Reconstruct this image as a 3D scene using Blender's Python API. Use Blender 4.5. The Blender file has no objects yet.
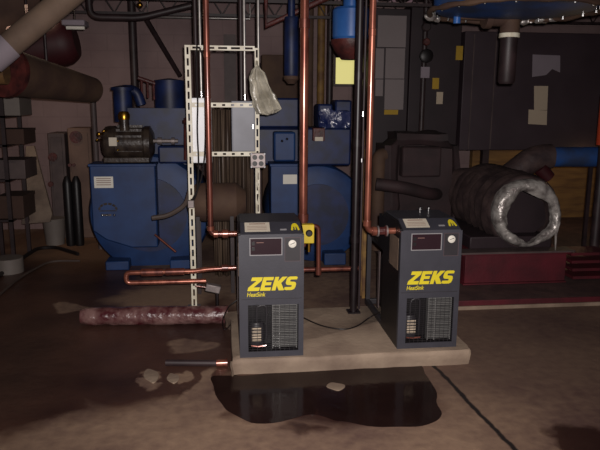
import bpy, bmesh, math, random
from mathutils import Vector, Matrix, noise as mnoise
random.seed(7)
PI = math.pi
SC = bpy.context.scene
COL = SC.collection
# ------------------------------------------------------------------ camera
F = 633.0; PITCH = math.radians(11); YAW = math.radians(6.8); HC = 1.6
FW = Vector((math.sin(YAW)*math.cos(PITCH), math.cos(YAW)*math.cos(PITCH), -math.sin(PITCH)))
RT = Vector((math.cos(YAW), -math.sin(YAW), 0))
UP = Vector((math.sin(YAW)*math.sin(PITCH), math.cos(YAW)*math.sin(PITCH), math.cos(PITCH)))
ROLL = math.radians(.35)
RT, UP = RT*math.cos(ROLL)+UP*math.sin(ROLL), UP*math.cos(ROLL)-RT*math.sin(ROLL)
def _ray(x, y): return FW + RT*((x-300)/F) + UP*((225-y)/F)
def A(x, y, Y):                      # point on the vertical plane at distance Y
    d = _ray(x, y); t = Y/d.y; return Vector((d.x*t, Y, HC+d.z*t))
def G(x, y, z=0.0):                  # point on the floor
    d = _ray(x, y); t = (z-HC)/d.z; return Vector((d.x*t, d.y*t, z))
cam = bpy.data.cameras.new('camera'); co = bpy.data.objects.new('camera', cam); COL.objects.link(co)
co.matrix_world = Matrix(((RT.x, UP.x, -FW.x, 0), (RT.y, UP.y, -FW.y, 0), (RT.z, UP.z, -FW.z, HC), (0, 0, 0, 1)))
cam.sensor_width = 36; cam.lens = F*36/600; cam.clip_start = 0.05
SC.camera = co

# ------------------------------------------------------------------ materials
def lin(c): return tuple(((v/255)/12.92 if v/255 <= 0.04045 else ((v/255+0.055)/1.055)**2.4) for v in c)
def mat(name, rgb, rough=0.6, metal=0.0, var=0.25, scale=6.0, bump=0.0, bscale=40.0, rgb2=None, coat=0.0, emit=None, trans=0.0, stretch=None, spec=0.5):
    m = bpy.data.materials.new(name); m.use_nodes = True
    nt = m.node_tree; b = nt.nodes['Principled BSDF']; L = nt.links
    tc = nt.nodes.new('ShaderNodeTexCoord'); src = tc.outputs['Object']
    if stretch:
        mp = nt.nodes.new('ShaderNodeMapping'); mp.inputs['Scale'].default_value = stretch
        L.new(src, mp.inputs[0]); src = mp.outputs[0]
    n = nt.nodes.new('ShaderNodeTexNoise'); n.inputs['Scale'].default_value = scale; n.inputs['Detail'].default_value = 6
    L.new(src, n.inputs['Vector'])
    r = nt.nodes.new('ShaderNodeValToRGB')
    a = lin(rgb); c2 = lin(rgb2) if rgb2 else tuple(v*(1-var) for v in a); c1 = a if rgb2 else tuple(min(1, v*(1+var*.5)) for v in a)
    r.color_ramp.elements[0].position = .35; r.color_ramp.elements[1].position = .65
    r.color_ramp.elements[0].color = (*c2, 1); r.color_ramp.elements[1].color = (*c1, 1)
    L.new(n.outputs['Fac'], r.inputs[0]); L.new(r.outputs[0], b.inputs['Base Color'])
    b.inputs['Roughness'].default_value = rough; b.inputs['Metallic'].default_value = metal
    b.inputs['Specular IOR Level'].default_value = spec
    if coat: b.inputs['Coat Weight'].default_value = coat; b.inputs['Coat Roughness'].default_value = .15
    if trans: b.inputs['Transmission Weight'].default_value = trans
    if emit: b.inputs['Emission Color'].default_value = (*lin(emit[0]), 1); b.inputs['Emission Strength'].default_value = emit[1]
    if bump:
        n2 = nt.nodes.new('ShaderNodeTexNoise'); n2.inputs['Scale'].default_value = bscale; n2.inputs['Detail'].default_value = 4
        L.new(src, n2.inputs['Vector'])
        bp = nt.nodes.new('ShaderNodeBump'); bp.inputs['Strength'].default_value = bump; bp.inputs['Distance'].default_value = .02
        L.new(n2.outputs['Fac'], bp.inputs['Height']); L.new(bp.outputs[0], b.inputs['Normal'])
    return m
M = dict(
 graphite=mat('graphite paint', (57,57,65), .5, var=.12, scale=9, bump=.05, bscale=120),
 graphite_dark=mat('dark graphite', (46,43,47), .5, var=.2),
 black=mat('black plastic', (22,19,21), .45, var=.2),
 blackpipe=mat('black pipe', (34,25,28), .4, var=.4, scale=14, rgb2=(24,16,18)),
 yellow=mat('yellow decal', (222,205,38), .5, var=.05),
 yellowbox=mat('yellow housing', (205,180,40), .45, var=.2),
 sticker=mat('cream sticker', (205,196,178), .6, var=.06),
 white=mat('white sticker', (225,222,210), .5, var=.04),
 ink=mat('faded print', (140,105,95), .7, var=.1),
 silver=mat('silver outline', (150,148,150), .4, var=.1),
 display=mat('display', (48,32,38), .25, var=.1),
 copper=mat('copper', (168,104,84), .3, metal=.55, var=.35, scale=18, rgb2=(116,64,52), coat=.6, stretch=(1,1,.3)),
 copper_old=mat('tarnished copper', (132,76,62), .36, metal=.5, scale=16, rgb2=(86,46,40), coat=.4, stretch=(1,1,.3)),
 brass=mat('brass', (196,150,60), .3, metal=1.0, var=.2),
 rail_edge=mat('panel edge', (84,68,72), .6, var=.1),
 chrome=mat('bright steel', (205,205,205), .22, metal=1.0, var=.1),
 conduit=mat('galvanised conduit', (176,172,168), .38, metal=.75, var=.2, scale=20),
 strut=mat('cream strut paint', (238,234,214), .45, scale=12, rgb2=(212,202,178)),
 panelwhite=mat('light grey enclosure', (244,246,250), .4, var=.05, scale=7),
 panelgrey=mat('grey enclosure', (118,120,130), .45, var=.2, scale=5),
 blue=mat('blue machine paint', (28,62,114), .55, rgb2=(22,48,92), scale=5),
 bluedark=mat('oily blue paint', (22,40,88), .5, rgb2=(16,26,56), scale=8),
 bluebright=mat('bright blue paint', (58,110,182), .35, rgb2=(44,88,156), scale=5),
 bluepipe=mat('blue pipe paint', (42,84,150), .5, rgb2=(52,66,96), scale=4),
 olive=mat('oily motor paint', (66,56,48), .32, rgb2=(38,30,28), scale=12, bump=.15, bscale=30),
 rust=mat('red brown iron', (96,44,40), .5, rgb2=(52,26,26), scale=10, bump=.2),
 darkred=mat('dark red paint', (60,16,22), .6, var=.2),
 maroon=mat('maroon painted steel', (98,26,38), .6, rgb2=(72,22,30), scale=4, bump=.08),
 redcurb=mat('brown plinth concrete', (86,62,58), .85, rgb2=(64,44,44), scale=7, bump=.15),
 tan=mat('tan insulation', (122,102,86), .8, rgb2=(100,82,70), scale=4, bump=.12, bscale=25),
 tandark=mat('dirty tan insulation', (92,70,54), .8, rgb2=(72,52,44), scale=4, bump=.12, bscale=25),
 beige=mat('beige duct', (122,98,86), .8, rgb2=(96,76,68), scale=2.5, bump=.05),
 lag=mat('dark brown lagging', (80,64,62), .65, rgb2=(50,38,40), scale=7, bump=.35, bscale=22),
 foil=mat('foil wrap', (206,202,196), .34, metal=.45, rgb2=(120,112,110), scale=14, bump=.7, bscale=18),
 wrap=mat('dirty plastic wrapped pipe', (128,98,94), .3, rgb2=(74,28,34), scale=12, bump=.9, bscale=16, coat=.4),
 plastic=mat('cloudy plastic bag', (214,208,190), .25, rgb2=(160,154,138), scale=9, bump=.6, bscale=18, trans=.15),
 cab=mat('dark enclosure', (62,50,56), .55, rgb2=(52,40,46), scale=2),
 cabdark=mat('darker enclosure', (44,32,37), .55, rgb2=(36,26,30), scale=3),
 paper=mat('off white paper', (188,172,150), .8, var=.06, scale=3),
 papergrey=mat('grey paper', (140,130,138), .8, var=.06),
 yellowtag=mat('dull yellow tag', (176,142,40), .7, var=.1),
 shelfgrey=mat('dull grey metal', (92,78,76), .6, rgb2=(72,60,60), scale=5),
 boxbrown=mat('brown cardboard', (70,50,42), .85, var=.15),
 sheet=mat('dusty plastic sheet', (138,122,108), .55, rgb2=(104,90,82), scale=5, bump=.3, bscale=12),
 curtain=mat('brown translucent curtain', (104,88,74), .45, rgb2=(70,56,48), scale=5, stretch=(4,1,.4), bump=.15, bscale=12),
 ply=mat('plywood', (128,96,54), .8, rgb2=(98,70,42), scale=3, stretch=(1,1,6)),
 postyellow=mat('dull yellow column', (138,106,52), .65, rgb2=(96,66,40), scale=9),
 orange=mat('orange red paint', (196,72,40), .5, var=.1),
 steel=mat('dark steel', (56,42,44), .5, rgb2=(38,28,30), scale=8),
 galv=mat('galvanised steel', (140,130,128), .45, metal=.4, var=.3, scale=10),
 water=mat('standing water', (32,20,19), .12, rgb2=(42,27,25), scale=3, spec=.2, bump=.06, bscale=14),
 hose=mat('grey rubber hose', (84,72,66), .5, var=.2),
 rubber=mat('black rubber', (26,20,20), .5, var=.2),
 glow=mat('lit pane', (120,110,70), .5, var=.1, emit=((215,205,130), .95)),
 fin=mat('aluminium fins', (120,120,118), .4, metal=.3, var=.2),
 bucket=mat('white bucket', (120,112,106), .6, var=.1),
)
# ------------------------------------------------------------------ mesh builder
class MB:
    def __init__(s): s.bm = bmesh.new()
    def _xf(s, vs, m): bmesh.ops.transform(s.bm, matrix=m, verts=vs)
    def box(s, lo, hi, rot=None):
        lo, hi = Vector(lo), Vector(hi); c = (lo+hi)/2; d = hi-lo
        r = bmesh.ops.create_cube(s.bm, size=1)
        m = Matrix.Translation(c) @ (rot.to_4x4() if rot else Matrix.Identity(4)) @ Matrix.Diagonal((abs(d.x), abs(d.y), abs(d.z), 1))
        s._xf(r['verts'], m); return s
    def cyl(s, p0, p1, r, r2=None, seg=20, cap=True):
        p0, p1 = Vector(p0), Vector(p1); d = p1-p0
        q = d.to_track_quat('Z', 'Y').to_matrix().to_4x4()
        o = bmesh.ops.create_cone(s.bm, cap_ends=cap, segments=seg, radius1=r, radius2=r if r2 is None else r2, depth=d.length)
        s._xf(o['verts'], Matrix.Translation((p0+p1)/2) @ q); return s
    def ball(s, c, r, sc=(1,1,1), rot=None, seg=20):
        o = bmesh.ops.create_uvsphere(s.bm, u_segments=seg, v_segments=seg//2+2, radius=r)
        s._xf(o['verts'], Matrix.Translation(Vector(c)) @ (rot.to_4x4() if rot else Matrix.Identity(4)) @ Matrix.Diagonal((*sc, 1))); return s
    def tube(s, pts, r, seg=12, bend=0.0, rf=None, n=5):
        pts = [Vector(p) for p in pts]
        if bend:
            out = [pts[0]]
            for i in range(1, len(pts)-1):
                a, b, c = pts[i-1], pts[i], pts[i+1]
                k = min(bend, (a-b).length*.49, (c-b).length*.49)
                p, q = b+(a-b).normalized()*k, b+(c-b).normalized()*k
                for j in range(n+1):
                    t = j/n; out.append(p*(1-t)**2+b*2*t*(1-t)+q*t*t)
            out.append(pts[-1]); pts = out
        rings = []; prev = None
        for i, p in enumerate(pts):
            d = (pts[min(i+1, len(pts)-1)]-pts[max(i-1, 0)]).normalized()
            if prev is None: u = d.orthogonal().normalized()
            else: u = (prev-d*prev.dot(d)).normalized()
            prev = u; w = d.cross(u); R = rf(i/(len(pts)-1)) if rf else r
            rings.append([s.bm.verts.new(p+(u*math.cos(2*PI*k/seg)+w*math.sin(2*PI*k/seg))*R) for k in range(seg)])
        for a, b in zip(rings, rings[1:]):
            for k in range(seg): s.bm.faces.new((a[k], a[(k+1) % seg], b[(k+1) % seg], b[k]))
        s.bm.faces.new(rings[0][::-1]); s.bm.faces.new(rings[-1]); return s
    def prism(s, poly, f0, f1):          # poly: 2-D points; f0/f1 map a 2-D point to 3-D at the two ends
        a = [s.bm.verts.new(f0(*p)) for p in poly]; b = [s.bm.verts.new(f1(*p)) for p in poly]
        n = len(poly)
        s.bm.faces.new(a); s.bm.faces.new(b[::-1])
        for i in range(n): s.bm.faces.new((a[(i+1) % n], a[i], b[i], b[(i+1) % n]))
        return s
    def xz(s, poly, y0, y1): return s.prism(poly, lambda u, v: (u, y0, v), lambda u, v: (u, y1, v))
    def yz(s, poly, x0, x1): return s.prism(poly, lambda u, v: (x0, u, v), lambda u, v: (x1, u, v))
    def xy(s, poly, z0, z1): return s.prism(poly, lambda u, v: (u, v, z0), lambda u, v: (u, v, z1))
    def lathe(s, prof, c, axis='Z', seg=28):   # profile of (radius, height)
        c = Vector(c); rings = []
        for r, h in prof:
            ring = []
            for k in range(seg):
                t = 2*PI*k/seg; x, y = r*math.cos(t), r*math.sin(t)
                v = {'Z': (x, y, h), 'Y': (x, h, y), 'X': (h, x, y)}[axis]
                ring.append(s.bm.verts.new(c+Vector(v)))
            rings.append(ring)
        for a, b in zip(rings, rings[1:]):
            for k in range(seg): s.bm.faces.new((a[k], a[(k+1) % seg], b[(k+1) % seg], b[k]))
        s.bm.faces.new(rings[0]); s.bm.faces.new(rings[-1]); return s
    def crumple(s, amp, sc=8):
        for v in s.bm.verts:
            v.co += mnoise.noise_vector(v.co*sc)*amp
        return s
    def build(s, name, m, parent=None, bevel=0.0, ang=35, flat=False):
        bmesh.ops.recalc_face_normals(s.bm, faces=s.bm.faces)
        me = bpy.data.meshes.new(name)
        loc = Vector((0, 0, 0))
        if parent is None:
            xs = [v.co for v in s.bm.verts]
            lo = Vector([min(v[i] for v in xs) for i in range(3)]); hi = Vector([max(v[i] for v in xs) for i in range(3)])
            loc = Vector(((lo.x+hi.x)/2, (lo.y+hi.y)/2, lo.z))
            bmesh.ops.translate(s.bm, verts=s.bm.verts, vec=-loc)
        s.bm.to_mesh(me); s.bm.free()
        if not flat:
            me.shade_smooth(); me.set_sharp_from_angle(angle=math.radians(ang))
        me.materials.append(M[m] if isinstance(m, str) else m)
        o = bpy.data.objects.new(name, me); COL.objects.link(o); o.location = loc
        WL[o] = loc
        if parent is not None:
            o.parent = parent; o.matrix_parent_inverse = Matrix.Translation(-WL[parent])
            WL[o] = Vector((0, 0, 0))
        if bevel:
            b = o.modifiers.new('bevel', 'BEVEL'); b.width = bevel; b.segments = 2; b.limit_method = 'ANGLE'
        return o
WL = {}
def thing(name, label, cat, loc, group=None):
    o = bpy.data.objects.new(name, None); COL.objects.link(o); o.location = loc; o.empty_display_size = .1
    WL[o] = Vector(loc); return tag(o, label, cat, group)
def tag(o, label, cat, group=None, kind=None):
    o['label'] = label; o['category'] = cat
    if group: o['group'] = group
    if kind: o['kind'] = kind
    return o
def struct(o): o['kind'] = 'structure'; return o
def dup(root, off, label=None):
    r = root.copy(); COL.objects.link(r); r.location = root.location+Vector(off)
    if label: r['label'] = label
    def rec(src, dst):
        for ch in list(src.children):
            c = ch.copy(); COL.objects.link(c); c.parent = dst; c.matrix_parent_inverse = ch.matrix_parent_inverse.copy(); rec(ch, c)
    rec(root, r); WL[r] = r.location.copy(); return r
def jit(poly, k=4, amp=.02, seed=0):      # subdivide a closed outline and roughen it
    out = []; n = len(poly)
    P = [Vector(p[:2]) for p in poly]
    for i in range(n):
        p0, p1, p2, p3 = P[i-1], P[i], P[(i+1) % n], P[(i+2) % n]
        for j in range(k):
            t = j/k
            q = 0.5*((2*p1)+(p2-p0)*t+(2*p0-5*p1+4*p2-p3)*t*t+(3*p1-p0-3*p2+p3)*t**3)
            nz = mnoise.noise_vector(Vector((q.x*6, q.y*6, seed)))
            out.append((q.x+nz.x*amp, q.y+nz.y*amp))
    return out

# ------------------------------------------------------------------ setting
X0, X1, Y0, Y1, ZC = -3.3, 5.2, -1.6, 8.2, 2.85
def floor_material():
    m = bpy.data.materials.new('concrete floor'); m.use_nodes = True; nt = m.node_tree; L = nt.links; N = nt.nodes
    b = N['Principled BSDF']; geo = N.new('ShaderNodeNewGeometry')
    def noise(sc, det=6, vec=None):
        n = N.new('ShaderNodeTexNoise'); n.inputs['Scale'].default_value = sc; n.inputs['Detail'].default_value = det
        L.new(vec or geo.outputs['Position'], n.inputs['Vector']); return n
    def math_(op, a, c, clamp=False):
        n = N.new('ShaderNodeMath'); n.operation = op; n.use_clamp = clamp
        for i, v in enumerate((a, c)):
            if v is None: continue
            if isinstance(v, (int, float)): n.inputs[i].default_value = v
            else: L.new(v, n.inputs[i])
        return n.outputs[0]
    nd = noise(2.2, 5)
    sub = N.new('ShaderNodeVectorMath'); sub.operation = 'SUBTRACT'; sub.inputs[1].default_value = (.5, .5, .5); L.new(nd.outputs['Color'], sub.inputs[0])
    scl = N.new('ShaderNodeVectorMath'); scl.operation = 'SCALE'; scl.inputs['Scale'].default_value = .55; L.new(sub.outputs[0], scl.inputs[0])
    add = N.new('ShaderNodeVectorMath'); add.operation = 'ADD'; L.new(geo.outputs['Position'], add.inputs[0]); L.new(scl.outputs[0], add.inputs[1])
    P = add.outputs[0]
    def ell(cx, cy, rx, ry, soft=.12):
        a = N.new('ShaderNodeVectorMath'); a.operation = 'SUBTRACT'; a.inputs[1].default_value = (cx, cy, 0); L.new(P, a.inputs[0])
        s = N.new('ShaderNodeVectorMath'); s.operation = 'MULTIPLY'; s.inputs[1].default_value = (1/rx, 1/ry, 0); L.new(a.outputs[0], s.inputs[0])
        l = N.new('ShaderNodeVectorMath'); l.operation = 'LENGTH'; L.new(s.outputs[0], l.inputs[0])
        mr = N.new('ShaderNodeMapRange'); mr.inputs['From Min'].default_value = 1+soft; mr.inputs['From Max'].default_value = 1-soft
        L.new(l.outputs['Value'], mr.inputs['Value']); return mr.outputs[0]
    def px(x, y, w, h, soft=.12):
        c = G(x, y); a, d = G(x-w, y), G(x+w, y); e, f = G(x, y-h), G(x, y+h)
        return ell(c.x, (e.y+f.y)/2, (d.x-a.x)/2, (e.y-f.y)/2, soft)
    def union(items):
        o = items[0]
        for i in items[1:]: o = math_('MAXIMUM', o, i)
        return o
    wet = union([px(100, 350, 150, 66, .1), px(10, 310, 120, 90, .1), px(180, 372, 60, 30), px(190, 335, 50, 26), px(322, 394, 122, 32), px(20, 400, 70, 40), px(585, 442, 34, 16), px(30, 380, 90, 34), px(300, 432, 16, 5, .5)])
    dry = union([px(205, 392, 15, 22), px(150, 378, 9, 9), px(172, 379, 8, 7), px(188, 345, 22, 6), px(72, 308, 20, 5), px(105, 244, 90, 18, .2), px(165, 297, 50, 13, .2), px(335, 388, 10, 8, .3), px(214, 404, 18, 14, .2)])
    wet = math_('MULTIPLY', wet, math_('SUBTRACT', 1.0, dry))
    # base concrete
    n1 = noise(1.3, 8); n2 = noise(16, 8)
    r = N.new('ShaderNodeValToRGB'); r.color_ramp.elements[0].position = .36; r.color_ramp.elements[1].position = .64
    r.color_ramp.elements[0].color = (*lin((98,74,66)), 1); r.color_ramp.elements[1].color = (*lin((150,124,102)), 1)
    mixn = math_('ADD', math_('MULTIPLY', n1.outputs['Fac'], .7), math_('MULTIPLY', n2.outputs['Fac'], .3)); L.new(mixn, r.inputs[0])
    # the trafficked slab to the right of the joint is browner
    slab = px(500, 345, 190, 58, .25)
    def mix(f, a, c2):
        x = N.new('ShaderNodeMix'); x.data_type = 'RGBA'; L.new(f, x.inputs['Factor']); L.new(a, x.inputs['A'])
        if isinstance(c2, tuple): x.inputs['B'].default_value = (*c2, 1)
        else: L.new(c2, x.inputs['B'])
        return x.outputs['Result']
    c = mix(math_('MULTIPLY', slab, .5), r.outputs[0], lin((78,56,52)))
    r2 = N.new('ShaderNodeValToRGB'); r2.color_ramp.elements[0].position = .35; r2.color_ramp.elements[1].position = .7
    r2.color_ramp.elements[0].color = (*lin((48,28,26)), 1); r2.color_ramp.elements[1].color = (*lin((88,58,48)), 1); L.new(n1.outputs['Fac'], r2.inputs[0])
    c = mix(math_('MULTIPLY', wet, .93), c, r2.outputs[0])
    c = mix(math_('MULTIPLY', px(105, 244, 85, 22, .3), .75), c, lin((150,108,76)))  # light painted in: warmer, paler brown makes the far left floor look lit
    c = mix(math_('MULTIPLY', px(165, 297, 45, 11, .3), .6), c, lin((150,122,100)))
    # saw-cut joint
    a, d = G(440, 372), G(515, 450); sx = N.new('ShaderNodeSeparateXYZ'); 
    n3 = noise(9, 3); L.new(geo.outputs['Position'], sx.inputs[0])
    k = (d.x-a.x)/(d.y-a.y)
    dist = math_('SUBTRACT', math_('SUBTRACT', sx.outputs['X'], a.x), math_('MULTIPLY', math_('SUBTRACT', sx.outputs['Y'], a.y), k))
    dist = math_('ABSOLUTE', math_('ADD', dist, math_('MULTIPLY', math_('SUBTRACT', n3.outputs['Fac'], .5), .03)), None)
    mr = N.new('ShaderNodeMapRange'); mr.inputs['From Min'].default_value = .018; mr.inputs['From Max'].default_value = .008; L.new(dist, mr.inputs['Value'])
    near = N.new('ShaderNodeMath'); near.operation = 'LESS_THAN'; near.inputs[1].default_value = 3.62; L.new(sx.outputs['Y'], near.inputs[0])
    c = mix(math_('MULTIPLY', mr.outputs[0], near.outputs[0]), c, lin((24,14,14)))
    L.new(c, b.inputs['Base Color'])
    rr = N.new('ShaderNodeMapRange'); rr.inputs['To Min'].default_value = .85; rr.inputs['To Max'].default_value = .42; L.new(wet, rr.inputs['Value']); L.new(rr.outputs[0], b.inputs['Roughness'])
    bp = N.new('ShaderNodeBump'); bp.inputs['Strength'].default_value = .25; bp.inputs['Distance'].default_value = .015; L.new(n2.outputs['Fac'], bp.inputs['Height']); L.new(bp.outputs[0], b.inputs['Normal'])
    return m
def wall_material(name, rgb, rgb2, brick=True):
    m = bpy.data.materials.new(name); m.use_nodes = True; nt = m.node_tree; L = nt.links; N = nt.nodes; b = N['Principled BSDF']
    g = N.new('ShaderNodeNewGeometry'); mp = N.new('ShaderNodeMapping'); mp.inputs['Rotation'].default_value = (PI/2, 0, 0); L.new(g.outputs['Position'], mp.inputs[0])
    n = N.new('ShaderNodeTexNoise'); n.inputs['Scale'].default_value = 1.7; n.inputs['Detail'].default_value = 7; L.new(g.outputs['Position'], n.inputs['Vector'])
    r = N.new('ShaderNodeValToRGB'); r.color_ramp.elements[0].position = .3; r.color_ramp.elements[1].position = .7
    r.color_ramp.elements[0].color = (*lin(rgb2), 1); r.color_ramp.elements[1].color = (*lin(rgb), 1); L.new(n.outputs['Fac'], r.inputs[0])
    br = N.new('ShaderNodeTexBrick'); br.inputs['Scale'].default_value = 1; br.inputs['Brick Width'].default_value = .4; br.inputs['Row Height'].default_value = .2
    br.inputs['Mortar Size'].default_value = .008; br.inputs['Mortar Smooth'].default_value = .3
    br.inputs['Mortar'].default_value = (.9, .9, .9, 1); br.inputs['Color1'].default_value = (1, 1, 1, 1); br.inputs['Color2'].default_value = (.97, .97, .97, 1)
    L.new(mp.outputs[0], br.inputs['Vector'])
    x = N.new('ShaderNodeMix'); x.data_type = 'RGBA'; x.blend_type = 'MULTIPLY'; x.inputs['Factor'].default_value = 1 if brick else 0
    L.new(r.outputs[0], x.inputs['A']); L.new(br.outputs['Color'], x.inputs['B']); L.new(x.outputs['Result'], b.inputs['Base Color'])
    b.inputs['Roughness'].default_value = .8
    bp = N.new('ShaderNodeBump'); bp.inputs['Strength'].default_value = .2; bp.inputs['Distance'].default_value = .01; L.new(br.outputs['Fac'], bp.inputs['Height']); bp.invert = True
    L.new(bp.outputs[0], b.inputs['Normal']); return m
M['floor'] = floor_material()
M['wall'] = wall_material('painted block wall', (146,124,122), (120,99,99))
M['pad'] = mat('pale concrete pad', (160,141,122), .8, rgb2=(122,104,90), scale=3.2, bump=.2, bscale=30)
M['ceil'] = mat('roof deck', (88,72,74), .7, var=.2, scale=3)
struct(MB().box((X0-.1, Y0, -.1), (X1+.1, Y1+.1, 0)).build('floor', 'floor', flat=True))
struct(MB().box((X0, Y1, 0), (X1, Y1+.1, ZC)).build('wall_back', 'wall', flat=True))
struct(MB().box((X0-.1, Y0, 0), (X0, Y1+.1, ZC)).build('wall_left', 'wall', flat=True))
struct(MB().box((X1, Y0, 0), (X1+.1, Y1+.1, ZC)).build('wall_right', 'wall', flat=True))
mb = MB()
prof = [(X0, ZC)]; x = X0
while x < X1:
    prof += [(x+.1, ZC), (x+.13, ZC+.05), (x+.2, ZC+.05), (x+.23, ZC)]; x += .23
prof += [(X1, ZC+.12), (X0, ZC+.12)]
mb.xz(prof, Y0, Y1+.1); struct(mb.build('ceiling', 'ceil', flat=True))
# roof joists run across the room
for i, Yj in enumerate((5.4, 6.5, 7.6)):
    mb = MB().box((X0, Yj-.03, ZC-.06), (X1, Yj+.03, ZC)).box((X0, Yj-.02, ZC-.3), (X1, Yj+.02, ZC-.27))
    x = X0
    while x < X1-.3:
        mb.cyl((x, Yj, ZC-.28), (x+.15, Yj, ZC-.05), .008, seg=6); mb.cyl((x+.15, Yj, ZC-.05), (x+.3, Yj, ZC-.28), .008, seg=6); x += .3
    struct(mb.build('trim_%d' % (i+1), 'steel'))
# dryer pad and red-edged machine pad
pf = G(350, 368).y; px0 = G(232, 361, .1).x; px1 = G(470, 347, .1).x; py0 = G(350, 355, .1).y; py1 = G(353, 307, .1).y
PC = jit([(px0, py0+.03), (px0+.03, py0), (px0+.5, py0-.004), (px0+1, py0+.004), (px1-.06, py0), (px1-.01, py0+.04), (px1, py0+.2), (px1, py1-.2), (px1-.02, py1), (px0+.8, py1+.01), (px0+.02, py1), (px0, py1-.2)], 5, .006, 2)
cxp, cyp = (px0+px1)/2, (py0+py1)/2
mb = MB(); rg = []
for z, k in ((0, .975), (.035, .985), (.07, 1), (.09, .998), (.1, .985)):
    rg.append([mb.bm.verts.new((cxp+(x-cxp)*(1-(1-k)*.5)+.006*mnoise.noise(Vector((x*9, y*9, z*30))), cyp+(y-cyp)*(1-(1-k)*1.2)+.008*mnoise.noise(Vector((x*7, y*7, z*30+5))), z)) for x, y in PC])
for a, b in zip(rg, rg[1:]):
    for k in range(len(PC)): mb.bm.faces.new((a[k], a[(k+1) % len(PC)], b[(k+1) % len(PC)], b[k]))
mb.bm.faces.new(rg[0]); mb.bm.faces.new(rg[-1])
tag(mb.build('concrete_pad', 'pad', ang=50), 'pale concrete pad on the floor carrying both yellow-lettered dryers', 'concrete pad')
mb = MB().box((1.6, 4.6, 0), (X1, Y1, .07))
mp_ = mb.build('machine_plinth', 'redcurb', bevel=.01); tag(mp_, 'long low plinth with worn red edge behind the right-hand dryer', 'plinth')
MB().box((1.6, 4.585, .03), (X1, 4.6, .072)).build('painted_edge', 'maroon', mp_, bevel=.003)
MB().box((1.6, 4.57, 0), (X1, 4.6, .03)).build('kerb_strip', 'pad', mp_, bevel=.004)
# lit pane on the back wall
wf = thing('window_1', '', '', (0, 0, 0)); del wf['label']; del wf['category']; wf['kind'] = 'structure'
a, b_ = A(335, 84, 8.14), A(354, 58, 8.14); wf.location = a; WL[wf] = a
MB().box((a.x, 8.12, a.z), (b_.x, 8.16, b_.z)).build('pane', 'glow', wf)
mb = MB(); t = .03
mb.box((a.x-t, 8.1, a.z-t), (b_.x+t, 8.2, a.z)).box((a.x-t, 8.1, b_.z), (b_.x+t, 8.2, b_.z+t)).box((a.x-t, 8.1, a.z), (a.x, 8.2, b_.z)).box((b_.x, 8.1, a.z), (b_.x+t, 8.2, b_.z))
mb.build('window_frame', 'shelfgrey', wf)

# ------------------------------------------------------------------ refrigerated dryers
def letter_polys():
    Z = [(0,0),(1,0),(1,.26),(.45,.26),(1,.76),(1,1),(.08,1),(.08,.74),(.55,.74),(0,.25)]
    E = [(0,0),(1,0),(1,.24),(.36,.24),(.36,.40),(.9,.40),(.9,.62),(.36,.62),(.36,.76),(1,.76),(1,1),(0,1)]
    K = [(0,0),(.34,0),(.34,.36),(.62,0),(1.1,0),(.66,.54),(1.06,1),(.62,1),(.34,.66),(.34,1),(0,1)]
    S = [(.02,.06),(.2,0),(.75,0),(.94,.08),(1,.2),(1,.42),(.93,.54),(.8,.6),(.4,.63),(.36,.68),(.36,.74),(.42,.78),(.96,.78),(.96,.95),(.8,1),(.22,1),(.06,.93),(0,.82),(0,.56),(.08,.44),(.22,.38),(.6,.36),(.64,.31),(.64,.26),(.58,.23),(.02,.23)]
    return [Z, E, K, S]
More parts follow.
